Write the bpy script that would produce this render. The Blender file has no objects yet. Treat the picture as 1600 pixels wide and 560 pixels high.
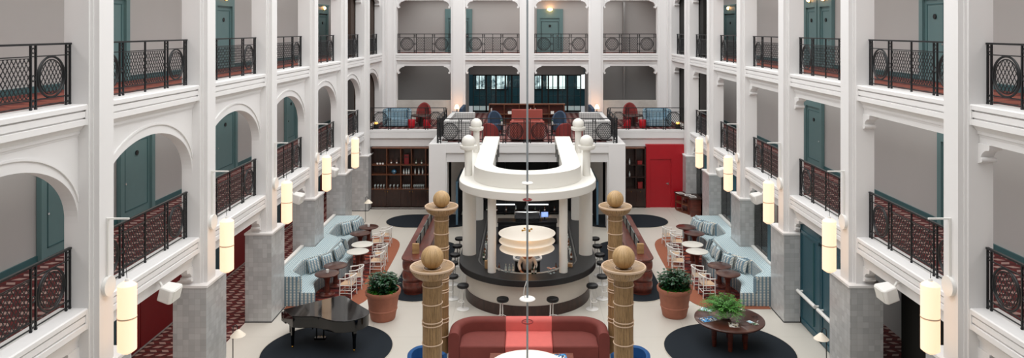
import bpy, math, random
from math import sin, cos, pi, sqrt, radians
random.seed(7)
sc = bpy.context.scene
COL = sc.collection
F = 1130.0; CX = 822.0; HY = 46.0; EYE = 9.2

# ------------------------------------------------------------------ mesh builder
class MB:
    def __init__(s): s.v = []; s.f = []; s.mi = []
    def add(s, vs, fs, mi=0):
        o = len(s.v); s.v += [tuple(p) for p in vs]
        for f in fs: s.f.append(tuple(i + o for i in f)); s.mi.append(mi)
        return s
    def box(s, x0, x1, y0, y1, z0, z1, mi=0):
        if x0 > x1: x0, x1 = x1, x0
        if y0 > y1: y0, y1 = y1, y0
        if z0 > z1: z0, z1 = z1, z0
        v = [(x0,y0,z0),(x1,y0,z0),(x1,y1,z0),(x0,y1,z0),(x0,y0,z1),(x1,y0,z1),(x1,y1,z1),(x0,y1,z1)]
        return s.add(v, [(0,3,2,1),(4,5,6,7),(0,1,5,4),(1,2,6,5),(2,3,7,6),(3,0,4,7)], mi)
    def lathe(s, prof, seg=24, c=(0,0,0), mi=0, a0=0, a1=2*pi, cap=True):
        full = abs(a1-a0-2*pi) < 1e-6
        n = seg if full else seg+1
        vs = []
        for r, z in prof:
            for i in range(n):
                a = a0+(a1-a0)*i/seg
                vs.append((c[0]+r*cos(a), c[1]+r*sin(a), c[2]+z))
        fs = []
        for j in range(len(prof)-1):
            for i in range(seg):
                i2 = (i+1) % n
                fs.append((j*n+i, j*n+i2, (j+1)*n+i2, (j+1)*n+i))
        if full and cap:
            if prof[0][0] > 1e-6: fs.append(tuple(range(n))[::-1])
            if prof[-1][0] > 1e-6: fs.append(tuple((len(prof)-1)*n+i for i in range(n)))
        return s.add(vs, fs, mi)
    def cyl(s, x, y, z0, z1, r, seg=16, r1=None, mi=0):
        return s.lathe([(r, z0), (r if r1 is None else r1, z1)], seg, (x, y, 0), mi)
    def sph(s, x, y, z, r, rz=None, seg=20, rings=12, mi=0, ry=None):
        rz = rz or r
        o = len(s.v)
        s.lathe([(max(r*sin(pi*i/rings), 1e-5 if 0 < i < rings else 0.0005*r), -rz*cos(pi*i/rings)) for i in range(rings+1)], seg, (x, y, z), mi)
        if ry:
            for i in range(o, len(s.v)):
                p = s.v[i]; s.v[i] = (p[0], y+(p[1]-y)*ry/r, p[2])
        return s
    def tube(s, pts, r, seg=8, closed=False, mi=0, rs=None):
        n = len(pts)
        P = [tuple(p) for p in pts]
        def sub(a, b): return (a[0]-b[0], a[1]-b[1], a[2]-b[2])
        def nrm(a):
            l = sqrt(a[0]**2+a[1]**2+a[2]**2) or 1; return (a[0]/l, a[1]/l, a[2]/l)
        def cr(a, b): return (a[1]*b[2]-a[2]*b[1], a[2]*b[0]-a[0]*b[2], a[0]*b[1]-a[1]*b[0])
        vs = []; up = None
        for i in range(n):
            if closed: t = nrm(sub(P[(i+1) % n], P[(i-1) % n]))
            else: t = nrm(sub(P[min(i+1, n-1)], P[max(i-1, 0)]))
            if up is None:
                up = (0, 0, 1) if abs(t[2]) < .9 else (1, 0, 0)
            b = nrm(cr(t, up)); u = nrm(cr(b, t)); up = u
            rr = rs[i] if rs else r
            for k in range(seg):
                a = 2*pi*(k+.5)/seg
                vs.append(tuple(P[i][j]+rr*(cos(a)*b[j]+sin(a)*u[j]) for j in range(3)))
        fs = []
        m = n if closed else n-1
        for i in range(m):
            i2 = (i+1) % n
            for k in range(seg):
                k2 = (k+1) % seg
                fs.append((i*seg+k, i*seg+k2, i2*seg+k2, i2*seg+k))
        if not closed:
            fs.append(tuple(range(seg))[::-1]); fs.append(tuple((n-1)*seg+k for k in range(seg)))
        return s.add(vs, fs, mi)
    def prism(s, poly, z0, z1, mi=0):
        n = len(poly)
        vs = [(x, y, z0) for x, y in poly]+[(x, y, z1) for x, y in poly]
        fs = [tuple(range(n))[::-1], tuple(range(n, 2*n))]+[(i, (i+1) % n, n+(i+1) % n, n+i) for i in range(n)]
        return s.add(vs, fs, mi)
    def prof_y(s, prof, y0, y1, mi=0):          # prof of (x,z) extruded along y
        n = len(prof)
        vs = [(x, y0, z) for x, z in prof]+[(x, y1, z) for x, z in prof]
        fs = [tuple(range(n)), tuple(range(n, 2*n))[::-1]]+[(i, (i+1) % n, n+(i+1) % n, n+i) for i in range(n)]
        return s.add(vs, fs, mi)
    def prof_x(s, prof, x0, x1, mi=0):          # prof of (y,z) extruded along x
        n = len(prof)
        vs = [(x0, y, z) for y, z in prof]+[(x1, y, z) for y, z in prof]
        fs = [tuple(range(n)), tuple(range(n, 2*n))[::-1]]+[(i, (i+1) % n, n+(i+1) % n, n+i) for i in range(n)]
        return s.add(vs, fs, mi)
    def sweep(s, path, prof, mi=0):             # path of (x,y); prof of (offset to the left, z), closed section
        n = len(path); m = len(prof); vs = []
        for i in range(n):
            a = path[max(i-1, 0)]; b = path[min(i+1, n-1)]
            dx, dy = b[0]-a[0], b[1]-a[1]; l = sqrt(dx*dx+dy*dy) or 1
            nx, ny = -dy/l, dx/l
            for o, z in prof: vs.append((path[i][0]+nx*o, path[i][1]+ny*o, z))
        fs = []
        for i in range(n-1):
            for k in range(m):
                k2 = (k+1) % m
                fs.append((i*m+k, i*m+k2, (i+1)*m+k2, (i+1)*m+k))
        fs.append(tuple(range(m))[::-1]); fs.append(tuple((n-1)*m+k for k in range(m)))
        return s.add(vs, fs, mi)
    def build(s, name, mat, parent=None, bevel=0, loc=None, rot=None, smooth=True, subsurf=0):
        me = bpy.data.meshes.new(name); me.from_pydata(s.v, [], s.f)
        mats = mat if isinstance(mat, (list, tuple)) else [mat]
        for m in mats: me.materials.append(m)
        if len(mats) > 1: me.polygons.foreach_set('material_index', s.mi)
        if smooth:
            me.polygons.foreach_set('use_smooth', [True]*len(me.polygons))
            me.set_sharp_from_angle(angle=radians(38))
        me.update()
        o = bpy.data.objects.new(name, me); COL.objects.link(o)
        if parent: o.parent = parent
        if loc: o.location = loc
        if rot: o.rotation_euler = rot
        if bevel:
            b = o.modifiers.new('Bevel', 'BEVEL'); b.width = bevel; b.segments = 2; b.limit_method = 'ANGLE'; b.angle_limit = radians(40)
        if subsurf:
            b = o.modifiers.new('Sub', 'SUBSURF'); b.levels = subsurf; b.render_levels = subsurf
        return o

def tag(o, label=None, cat=None, group=None, kind=None):
    if label: o['label'] = label
    if cat: o['category'] = cat
    if group: o['group'] = group
    if kind: o['kind'] = kind
    return o
def empty(name, loc=(0,0,0), rz=0, label=None, cat=None, group=None, kind=None):
    o = bpy.data.objects.new(name, None); COL.objects.link(o)
    o.location = loc; o.rotation_euler = (0, 0, rz); o.empty_display_size = .1
    return tag(o, label, cat, group, kind)
def kids(o): return [c for c in bpy.data.objects if c.parent == o]
def dup(o, loc=None, rz=None, label=None, group=None, parent=None, cache={}):
    key = o.name
    if key not in cache: cache[key] = kids(o)
    c = o.copy(); COL.objects.link(c)
    if parent: c.parent = parent
    if loc is not None: c.location = loc
    if rz is not None: c.rotation_euler = (0, 0, rz)
    if label: c['label'] = label
    if group: c['group'] = group
    for ch in cache[key]: dup(ch, parent=c)
    return c
class Proto:        # first placement uses the thing itself, the others are copies
    def __init__(s, root): s.root = root; s.used = False
    def put(s, loc, rz, label, group=None):
        if not s.used:
            s.used = True; o = s.root; s.snap = None
            o.location = loc; o.rotation_euler = (0, 0, rz); o['label'] = label
            if group: o['group'] = group
            return o
        return dup(s.root, loc, rz, label, group)
def struct(mb, name, mat, label, cat='wall', **k):
    return tag(mb.build(name, mat, **k), label, cat, kind='structure')

# ------------------------------------------------------------------ materials
def lin(h):
    h = h.lstrip('#'); c = [int(h[i:i+2], 16)/255 for i in (0, 2, 4)]
    return tuple(x/12.92 if x <= .04045 else ((x+.055)/1.055)**2.4 for x in c)+(1,)
class NT:
    def __init__(s, name):
        s.m = bpy.data.materials.new(name); s.m.use_nodes = True
        s.t = s.m.node_tree; s.b = s.t.nodes['Principled BSDF']; s.out = s.t.nodes['Material Output']
    def n(s, ty, **k):
        x = s.t.nodes.new(ty)
        for a, b in k.items(): setattr(x, a, b)
        return x
    def l(s, a, b): s.t.links.new(a, b)
    def val(s, sock, v):
        if isinstance(v, (int, float, tuple, list)): sock.default_value = v
        else: s.l(v, sock)
    def math(s, op, a, b=0.0, c=None):
        x = s.n('ShaderNodeMath', operation=op); s.val(x.inputs[0], a); s.val(x.inputs[1], b)
        if c is not None: s.val(x.inputs[2], c)
        return x.outputs[0]
    def mix(s, f, a, b):
        x = s.n('ShaderNodeMix', data_type='RGBA'); s.val(x.inputs[0], f); s.val(x.inputs[6], a); s.val(x.inputs[7], b)
        return x.outputs[2]
    def co(s, kind='Object'):
        x = s.n('ShaderNodeTexCoord'); y = s.n('ShaderNodeSeparateXYZ'); s.l(x.outputs[kind], y.inputs[0])
        return x.outputs[kind], y.outputs[0], y.outputs[1], y.outputs[2]
    def noise(s, vec, scale, detail=3, rough=.5, stretch=None):
        if stretch:
            mp = s.n('ShaderNodeMapping'); mp.inputs['Scale'].default_value = stretch; s.l(vec, mp.inputs[0]); vec = mp.outputs[0]
        x = s.n('ShaderNodeTexNoise'); s.l(vec, x.inputs['Vector']); x.inputs['Scale'].default_value = scale
        x.inputs['Detail'].default_value = detail; x.inputs['Roughness'].default_value = rough
        return x.outputs[0]
    def xyz(s, a, b, c):
        x = s.n('ShaderNodeCombineXYZ'); s.val(x.inputs[0], a); s.val(x.inputs[1], b); s.val(x.inputs[2], c); return x.outputs[0]
    def bump(s, h, st=.2, d=.01):
        x = s.n('ShaderNodeBump'); x.inputs['Strength'].default_value = st; x.inputs['Distance'].default_value = d
        s.l(h, x.inputs['Height']); s.l(x.outputs[0], s.b.inputs['Normal'])
    def base(s, c): s.val(s.b.inputs['Base Color'], c)
    def set(s, rough=.5, metal=0, coat=0, spec=None):
        s.b.inputs['Roughness'].default_value = rough; s.b.inputs['Metallic'].default_value = metal
        s.b.inputs['Coat Weight'].default_value = coat
        if spec is not None: s.b.inputs['Specular IOR Level'].default_value = spec
def plain(name, h, rough=.5, metal=0, coat=0, var=.06, scale=3, bump=0):
    t = NT(name); c = lin(h); vec, x, y, z = t.co()
    n = t.noise(vec, scale, 4)
    d = tuple(v*(1-var*1.6) for v in c[:3])+(1,)
    e = tuple(min(1, v*(1+var)) for v in c[:3])+(1,)
    t.base(t.mix(n, d, e)); t.set(rough, metal, coat)
    if bump: t.bump(t.noise(vec, scale*12, 3), bump, .004)
    return t.m
def emis(name, h, st, base='#ffffff', var=0):
    t = NT(name); t.base(lin(base)); t.b.inputs['Emission Color'].default_value = lin(h)
    t.b.inputs['Emission Strength'].default_value = st; t.set(.6); return t.m

M = {}
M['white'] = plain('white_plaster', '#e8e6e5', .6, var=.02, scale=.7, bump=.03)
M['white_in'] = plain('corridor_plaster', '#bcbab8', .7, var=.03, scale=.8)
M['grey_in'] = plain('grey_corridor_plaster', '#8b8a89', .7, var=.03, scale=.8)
M['ceil'] = plain('ceiling_plaster', '#cfcbc6', .8, var=.02)
M['canopy'] = plain('cream_canopy_plaster', '#e4e1da', .5, var=.02, scale=1.2)
M['iron'] = plain('black_iron', '#0a0e12', .45, 0, var=.1, scale=20)
M['black'] = plain('black_lacquer', '#060607', .06, 0, 0, var=.05)
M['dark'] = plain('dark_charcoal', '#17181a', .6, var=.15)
M['darksteel'] = plain('dark_steel_counter', '#2c2d2f', .3, .4, var=.12, scale=6)
M['rod'] = plain('grey_painted_rod', '#8f969a', .35)
M['steel'] = plain('brushed_steel', '#8b8d8e', .3, .9, var=.1, scale=8)
M['frost'] = plain('grey_green_reeded_glass', '#7f9693', .25)
M['gold'] = plain('brass', '#c99a3c', .25, .9)
M['bartop'] = plain('black_stone_bar_top', '#161719', .5, 0, 0, var=.25, scale=14)
M['barbody'] = plain('cream_bar_front', '#c9c2b8', .5, var=.02)
M['mahogany'] = None
M['cushionblack'] = plain('black_leather', '#0e0f12', .45, var=.15, scale=9)
M['whitepaint'] = plain('white_lacquer', '#e9e7e3', .35, var=.02)
M['weave'] = plain('woven_straw_seat', '#c9a98a', .8, var=.2, scale=60, bump=.3)
M['terra'] = plain('terracotta', '#aa6c56', .75, var=.12, scale=7, bump=.1)
M['soil'] = plain('potting_soil', '#1d140e', .95, var=.4, scale=30, bump=.5)
M['leaf'] = plain('dark_glossy_leaf', '#1f4a2a', .35, var=.5, scale=9)
M['leaf2'] = plain('bright_green_leaf', '#478a28', .5, var=.5, scale=9)
M['stem'] = plain('plant_stem', '#4a5a2c', .6)
M['navy'] = plain('navy_rug', '#05141f', .95, var=.15, scale=40, bump=.3)
M['rust'] = plain('rust_carpet_border', '#96583f', .95, var=.12, scale=30, bump=.2)
M['pipe'] = plain('cream_rug_edge', '#c9c1b4', .8)
M['teal'] = plain('teal_paint', '#3c6468', .45, var=.04)
M['tealdark'] = plain('deep_teal_paint', '#2a525e', .4, var=.06)
M['tealin'] = plain('teal_door_paint', '#678789', .45, var=.04)
M['red'] = plain('crimson_paint', '#b10f1f', .4, var=.06)
M['reddark'] = plain('oxblood_paint', '#74141a', .45, var=.08)
M['chrome'] = plain('chrome', '#d5d5d5', .12, 1)
M['sofadark'] = plain('oxblood_velvet', '#77362f', .8, var=.1, scale=5, bump=.1)
M['sofapink'] = plain('coral_velvet', '#d66a63', .8, var=.06, scale=5, bump=.1)
M['blue'] = plain('cobalt_velvet', '#145089', .7, var=.1)
M['slate'] = plain('slate_blue_velvet', '#2c3f55', .8, var=.1)
M['redvelvet'] = plain('brick_red_velvet', '#7c2c29', .8, var=.12)
M['coral'] = plain('coral_upholstery', '#994a40', .8, var=.08)
M['paper'] = plain('white_paper', '#e8e6e0', .7)
M['bagpaper'] = plain('kraft_paper', '#a5835c', .8)
M['stonewhite'] = plain('white_stone_table_top', '#d9d6cd', .3, var=.04)
M['skin'] = plain('skin', '#b98062', .5)
M['hair'] = plain('dark_hair', '#1d1512', .6)
M['shirt'] = plain('white_shirt_cloth', '#e4e0dc', .8)
M['trouser'] = plain('black_trouser_cloth', '#141416', .85)
M['g_green'] = plain('green_bottle_glass', '#0f3a1c', .1, 0, 1)
M['g_amber'] = plain('amber_bottle_glass', '#5a2a0a', .1, 0, 1)
M['g_clear'] = plain('pale_bottle_glass', '#b8c4c4', .1, 0, 1)
M['g_blue'] = plain('blue_vase_glaze', '#2d5d78', .2, 0, 1)
M['bookred'] = plain('red_cloth_cover', '#8c1c1c', .6)
M['orange'] = plain('orange_drink', '#e0701c', .3)
M['barfloor'] = plain('grey_rubber_floor', '#47474a', .6)
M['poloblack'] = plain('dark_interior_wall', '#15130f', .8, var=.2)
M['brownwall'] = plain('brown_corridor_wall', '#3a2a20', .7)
M['lamp'] = emis('lantern_glow', '#ffd0a2', 1.05, '#c4c0bc')
M['lampin'] = emis('sconce_glow', '#ffb36a', 14)
M['screenblue'] = emis('blue_screen', '#2a6bd0', 1.5)
M['tubewhite'] = emis('white_strip_light', '#e6ebf0', 2.5)
M['yellow'] = emis('yellow_lamp_glow', '#ffb030', 5)

def wood(name, dark, light, rough=.35, coat=.3, sc_=1.5, stretch=(1, 6, 6)):
    t = NT(name); vec, x, y, z = t.co()
    n = t.noise(vec, sc_, 6, .6, stretch)
    n2 = t.noise(vec, sc_*5, 4, .6, stretch)
    f = t.math('MULTIPLY_ADD', n2, .4, t.math('MULTIPLY', n, .6))
    cr = t.n('ShaderNodeValToRGB'); t.l(f, cr.inputs[0])
    cr.color_ramp.elements[0].position = .36; cr.color_ramp.elements[0].color = lin(dark)
    cr.color_ramp.elements[1].position = .62; cr.color_ramp.elements[1].color = lin(light)
    t.base(cr.outputs[0]); t.set(rough, 0, coat); return t.m
M['mahogany'] = wood('mahogany', '#3c1a12', '#6e3022', .35, .3)
M['dividerwood'] = wood('reddish_brown_divider_wood', '#45211a', '#743527', .38, .3, 1.2, (6, .8, 6))
M['walnut'] = wood('dark_walnut', '#1e100c', '#3d2219', .4, .2, 1.5, (6, 6, 1))
M['shelfwood'] = wood('reddish_shelf_edge', '#54301f', '#7d4a30', .4, .2)
M['tabletop'] = wood('brown_table_top', '#33180f', '#542b20', .3, .4)
def m_straw(name, dark, mid, light):
    t = NT(name); vec, x, y, z = t.co()
    ang = t.math('ARCTAN2', y, x)
    rr = t.math('SQRT', t.math('ADD', t.math('MULTIPLY', x, x), t.math('MULTIPLY', y, y)))
    v = t.xyz(t.math('MULTIPLY', t.math('COSINE', ang), 20), t.math('MULTIPLY', t.math('SINE', ang), 20), t.math('ADD', t.math('MULTIPLY', z, 1.1), t.math('MULTIPLY', rr, .6)))
    n = t.noise(v, 1.7, 5, .65); n2 = t.noise(v, 7, 3, .6)
    f = t.math('MULTIPLY_ADD', n2, .45, t.math('MULTIPLY', n, .55))
    cr = t.n('ShaderNodeValToRGB'); t.l(f, cr.inputs[0])
    e = cr.color_ramp.elements; e[0].position = .38; e[0].color = lin(dark); e[1].position = .62; e[1].color = lin(light)
    m_ = e.new(.48); m_.color = lin(mid)
    t.base(cr.outputs[0]); t.set(.5, 0, .1); t.bump(f, .3, .01); return t.m
M['veneer'] = m_straw('straw_marquetry', '#3b2a17', '#86673f', '#bf9c70')
M['veneerball'] = m_straw('straw_marquetry_ball', '#5a4022', '#b08c5c', '#dcbc8c')
M['rope'] = plain('pale_rope_band', '#cdb298', .6)

def m_tile():
    t = NT('grey_handmade_tile'); vec, x, y, z = t.co('Object')
    u = t.math('ADD', x, y)
    s = .145
    gu = t.math('DIVIDE', u, s); gv = t.math('DIVIDE', z, s)
    cell = t.xyz(t.math('FLOOR', gu), t.math('FLOOR', gv), 0)
    wn = t.n('ShaderNodeTexWhiteNoise'); t.l(cell, wn.inputs['Vector'])
    big = t.noise(vec, 1.4, 4)
    f = t.math('ADD', t.math('MULTIPLY', wn.outputs[0], .45), t.math('MULTIPLY', big, .5))
    c = t.mix(f, lin('#9fa0a1'), lin('#cbcccc'))
    fu = t.math('FRACT', gu); fv = t.math('FRACT', gv)
    e = t.math('MAXIMUM', t.math('LESS_THAN', fu, .05), t.math('LESS_THAN', fv, .05))
    c = t.mix(t.math('MULTIPLY', e, .35), c, lin('#8b867f'))
    t.base(c); t.set(.3, 0, .3)
    t.bump(t.math('ADD', wn.outputs[0], t.math('MULTIPLY', e, -1)), .25, .004)
    return t.m
M['tile'] = m_tile()
def m_floor():
    t = NT('pale_terrazzo_floor'); vec, x, y, z = t.co()
    n = t.noise(vec, .35, 5); n2 = t.noise(vec, 40, 2)
    f = t.math('ADD', t.math('MULTIPLY', n, .7), t.math('MULTIPLY', n2, .3))
    c = t.mix(f, lin('#c0bab0'), lin('#dad5cb'))
    gx = t.math('FRACT', t.math('DIVIDE', x, 2.4)); gy = t.math('FRACT', t.math('DIVIDE', y, 2.4))
    e = t.math('MAXIMUM', t.math('LESS_THAN', gx, .008), t.math('LESS_THAN', gy, .008))
    c = t.mix(t.math('MULTIPLY', e, .25), c, lin('#8f8a80'))
    t.base(c); t.set(.38, 0, .1); return t.m
M['floor'] = m_floor()
def m_marble():
    t = NT('pale_marble'); vec, x, y, z = t.co()
    n = t.noise(vec, 1.6, 8, .65)
    t.base(t.mix(n, lin('#a9a49c'), lin('#d9d5cf'))); t.set(.3); return t.m
M['marble'] = m_marble()
def m_carpet(name, red1, red2, cream, sx=.42, sy=.30):
    t = NT(name); vec, x, y, z = t.co()
    # bands of slanted dashes, every second band leaning the other way
    by = t.math('DIVIDE', y, sy)
    row = t.math('FLOOR', by); fy = t.math('FRACT', by)
    par = t.math('MODULO', t.math('ABSOLUTE', row), 2.0)
    sgn = t.math('MULTIPLY_ADD', par, 2.0, -1.0)
    u = t.math('ADD', t.math('DIVIDE', x, sx), t.math('MULTIPLY', t.math('MULTIPLY', fy, sgn), .5))
    u = t.math('ADD', u, t.math('MULTIPLY', par, .5))
    fu = t.math('FRACT', u)
    m1 = t.math('MULTIPLY', t.math('LESS_THAN', fu, .54), t.math('MULTIPLY', t.math('GREATER_THAN', fy, .24), t.math('LESS_THAN', fy, .76)))
    m2 = t.math('MULTIPLY', t.math('GREATER_THAN', fu, .5), t.math('GREATER_THAN', fy, .5))
    n = t.noise(vec, 60, 2)
    c = t.mix(m2, lin(red1), lin(red2)); c = t.mix(m1, c, lin(cream))
    c = t.mix(t.math('MULTIPLY', n, .25), c, lin('#200808'))
    t.base(c); t.set(.95); return t.m
M['carpet'] = m_carpet('red_patterned_carpet', '#4a0d10', '#641614', '#a98a82', .34, .26)
M['carpetup'] = m_carpet('rust_striped_carpet', '#76291e', '#4a1210', '#a8604c', .9, .26)
M['carpetdark'] = m_carpet('dark_red_shag_carpet', '#3f0c0a', '#681711', '#93402a', .5, .4)
def m_fabric():
    t = NT('blue_ladder_fabric'); vec, x, y, z = t.co()
    g = t.n('ShaderNodeNewGeometry'); sn = t.n('ShaderNodeSeparateXYZ'); t.l(g.outputs['Normal'], sn.inputs[0])
    up = t.math('GREATER_THAN', t.math('ABSOLUTE', sn.outputs[2]), .75)
    u = t.math('ADD', x, y)
    fu = t.math('FRACT', t.math('DIVIDE', u, .125)); fz = t.math('FRACT', t.math('DIVIDE', z, .052))
    lad = t.math('MULTIPLY', t.math('GREATER_THAN', fu, .5), t.math('GREATER_THAN', fz, .4))
    side = t.mix(lad, lin('#6c8491'), lin('#d6d2c6'))
    a = t.math('FRACT', t.math('DIVIDE', x, .075)); row = t.math('FLOOR', t.math('DIVIDE', x, .075))
    b = t.math('FRACT', t.math('ADD', t.math('DIVIDE', y, .11), t.math('MULTIPLY', row, .5)))
    d = t.math('MULTIPLY', t.math('GREATER_THAN', a, .48), t.math('GREATER_THAN', b, .35))
    top = t.mix(d, lin('#bccacc'), lin('#7f9aa6'))
    c = t.mix(up, side, top)
    t.base(c); t.set(.9); t.bump(t.noise(vec, 90, 2), .1, .003); return t.m
M['fabric'] = m_fabric()
def m_weavecol(name, a, b, s=.07):
    t = NT(name); vec, x, y, z = t.co()
    u = t.math('ADD', x, y)
    ch = t.n('ShaderNodeTexChecker'); ch.inputs['Scale'].default_value = 1/s
    mp = t.xyz(t.math('ADD', u, z), t.math('SUBTRACT', u, z), 0); t.l(mp, ch.inputs[0])
    ch.inputs[1].default_value = lin(a); ch.inputs[2].default_value = lin(b)
    t.base(ch.outputs[0]); t.set(.9); return t.m
M['loungegrey'] = m_weavecol('grey_white_check_fabric', '#c8c6c4', '#8e8d8c', .09)
M['loungeblue'] = m_weavecol('blue_white_diamond_fabric', '#a8bec6', '#3a6178', .085)
def m_glass():
    t = NT('clear_glass')
    t.base(lin('#dff0ea')); t.b.inputs['Transmission Weight'].default_value = 0
    tr = t.n('ShaderNodeBsdfTransparent'); tr.inputs[0].default_value = (.86, .93, .91, 1)
    gl = t.n('ShaderNodeBsdfGlossy'); gl.inputs['Roughness'].default_value = .03
    fr = t.n('ShaderNodeFresnel'); fr.inputs[0].default_value = 1.45
    mx = t.n('ShaderNodeMixShader'); t.l(fr.outputs[0], mx.inputs[0]); t.l(tr.outputs[0], mx.inputs[1]); t.l(gl.outputs[0], mx.inputs[2])
    t.l(mx.outputs[0], t.out.inputs[0]); return t.m
M['glass'] = m_glass()
def m_shade():
    t = NT('white_paper_lamp_disc'); t.base(lin('#efe9de')); t.set(.5)
    t.b.inputs['Transmission Weight'].default_value = 0
    t.base(lin('#f2ece2')); t.b.inputs['Emission Color'].default_value = lin('#ffe6c8'); t.b.inputs['Emission Strength'].default_value = .14
    return t.m
M['shade'] = m_shade()
def m_window():
    t = NT('daylit_window_view'); vec, x, y, z = t.co()
    n = t.noise(vec, 1.7, 5, .7)
    cr = t.n('ShaderNodeValToRGB'); t.l(n, cr.inputs[0])
    cr.color_ramp.elements[0].position = .4; cr.color_ramp.elements[0].color = lin('#27434f')
    cr.color_ramp.elements[1].position = .58; cr.color_ramp.elements[1].color = lin('#dfe9ee')
    t.l(cr.outputs[0], t.b.inputs['Emission Color']); t.b.inputs['Emission Strength'].default_value = 1.6
    t.base((0, 0, 0, 1)); return t.m
M['view'] = m_window()
M['view2'] = emis('bright_daylit_pane', '#eef3f2', 1.3)
def m_magazine(name, a, b, c):
    t = NT(name); vec, x, y, z = t.co()
    n = t.noise(vec, 9, 3); n2 = t.noise(vec, 16, 2)
    k = t.mix(t.math('GREATER_THAN', n, .5), lin(a), lin(b)); k = t.mix(t.math('GREATER_THAN', n2, .58), k, lin(c))
    t.base(k); t.set(.25); return t.m
M['mag1'] = m_magazine('blue_beach_cover', '#2f8fd0', '#0c2f52', '#e9efe9')
M['mag2'] = m_magazine('pale_blue_cover', '#bfe3ef', '#8cc8dd', '#ffffff')
M['mag3'] = m_magazine('white_portrait_cover', '#e4dfd6', '#3c3a36', '#c9b8a0')
M['mag4'] = m_magazine('green_cover', '#23402c', '#4f6a4c', '#cfd0c0')

SIDE = {-1: 'left', 1: 'right'}
YP = [9.25+4.63*k for k in range(8)]
LV = [0.0, 3.97, 7.80, 11.63]
ORD = ['nearest', 'second', 'third', 'fourth', 'fifth', 'sixth', 'seventh', 'eighth']
TOPZ = 15.6

# ------------------------------------------------------------------ the shell
struct(MB().box(-8.85, 8.85, -2, 48, -.2, 0), 'floor', M['floor'], 'pale stone floor of the atrium court', 'floor')
for s in (-1, 1):
    sd = SIDE[s]
    struct(MB().box(s*8.85, s*11.1, -2, 48, -.2, 0), 'floor_'+sd, M['carpet'], 'dark red patterned carpet of ground floor %s passage' % sd, 'floor')
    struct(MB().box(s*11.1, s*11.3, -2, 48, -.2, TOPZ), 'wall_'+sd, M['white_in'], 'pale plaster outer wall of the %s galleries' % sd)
    mb = MB()
    if s < 0:
        y = 8.0; i = 0
        while y < 41:
            w = [2.3, 1.2, 1.9, .9][i % 4]
            mb.box(s*11.02, s*11.1, y, y+w-.04, 0.12, 3.3, mi=[0, 0, 1, 0][i % 4]); y += w; i += 1
        struct(mb, 'wall_panelling_'+sd, [M['reddark'], M['tealdark']], 'oxblood and teal panels lining the left ground floor passage')
    else:
        mb.box(s*11.02, s*11.1, 23.6, 44, 0, 3.3)
        struct(mb, 'wall_panelling_'+sd, M['reddark'], 'oxblood panels lining the right ground floor passage')
        struct(MB().box(9.6, 9.75, 11, 18.6, 0, 3.3), 'wall_recess_'+sd, M['poloblack'], 'near black sheet painting the dark inside the nearest right ground opening')  # near black colour stands in for the shade of the opening
    for l in (1, 2, 3):
        z = LV[l]
        struct(MB().box(s*8.75, s*11.1, 5, 47, z-.05, z-.03), 'floor_carpet_%s_%d' % (sd, l), M['carpetup'] if l == 2 else M['carpet'],
               'red patterned gallery carpet, %s side, %s level' % (sd, ['', 'first', 'second', 'third'][l]), 'floor')
        struct(MB().box(s*8.45, s*11.1, 5, 47, z-.42, z-.052), 'ceiling_%s_%d' % (sd, l), M['ceil'],
               'white gallery soffit, %s side, under the %s level' % (sd, ['', 'first', 'second', 'third'][l]), 'ceiling')
        if l < 3:
            struct(MB().box(s*11.06, s*11.1, 5, 47, z-.03, z+.12), 'baseboard_%s_%d' % (sd, l), M['teal'],
                   'teal baseboard of %s gallery, %s level' % (sd, ['', 'first', 'second'][l]), 'baseboard')
struct(MB().box(-11.3, 11.3, -2.2, -2, 0, TOPZ), 'wall_front', M['grey_in'], 'unseen grey end wall behind the viewpoint, added to block horizon light')  # unseen; keeps horizon light out, grey so it bounces little

# piers with tile clad plinths
for s in (-1, 1):
    sd = SIDE[s]
    for k, yc in enumerate(YP):
        z0 = 2.8 if k < 7 else 0
        mb = MB().box(s*8.25, s*8.71, yc-.32, yc+.32, z0, TOPZ)
        mb.box(s*8.10, s*8.25, yc-.235, yc+.235, z0, TOPZ)
        mb.box(s*8.20, s*8.25, yc-.27, yc+.27, z0, TOPZ)
        root = struct(mb, 'pier', M['white'], 'white square pier with raised pilaster, %s in the %s row' % (ORD[k], sd), 'pier')
        if k < 7:
            y0, y1 = yc-.47, yc+.74
            MB().box(s*8.03, s*8.86, y0, y1, 0.03, 2.74).build('tiled_plinth', M['tile'], root)
            MB().box(s*8.00, s*8.88, y0-.02, y1+.02, 2.74, 2.8).box(s*8.02, s*8.87, y0-.01, y1+.01, 0, .03, 1).build('plinth_cap', [M['white'], M['dark']], root)

def ledge_prof(s, z):
    p = [(8.80, z), (8.29, z), (8.265, z-.02), (8.265, z-.10), (8.32, z-.105), (8.32, z-.13), (8.28, z-.135), (8.28, z-.245), (8.32, z-.25), (8.32, z-.275),
         (8.265, z-.28), (8.265, z-.385), (8.33, z-.39), (8.37, z-.46), (8.41, z-.50), (8.41, z-.56), (8.435, z-.565), (8.435, z-.60), (8.45, z-.60), (8.45, z-.73), (8.71, z-.73), (8.71, z-.42), (8.80, z-.42)]
    return [(s*a, b) for a, b in p]
def scroll(mb, s, y, d, z):      # bracket under a beam: y face of the pier, d direction into the opening
    pts = [(y, z), (y+d*.34, z), (y+d*.34, z-.06)]
    for i in range(7):
        a = pi/2*i/6; pts.append((y+d*(.32-.24*sin(a)), z-.08-.2*(1-cos(a))-.02))
    pts += [(y+d*.07, z-.36), (y, z-.38)]
    mb.prof_x(pts, s*8.42, s*8.66)
    mb.add([], [])
nb = 0
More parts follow.
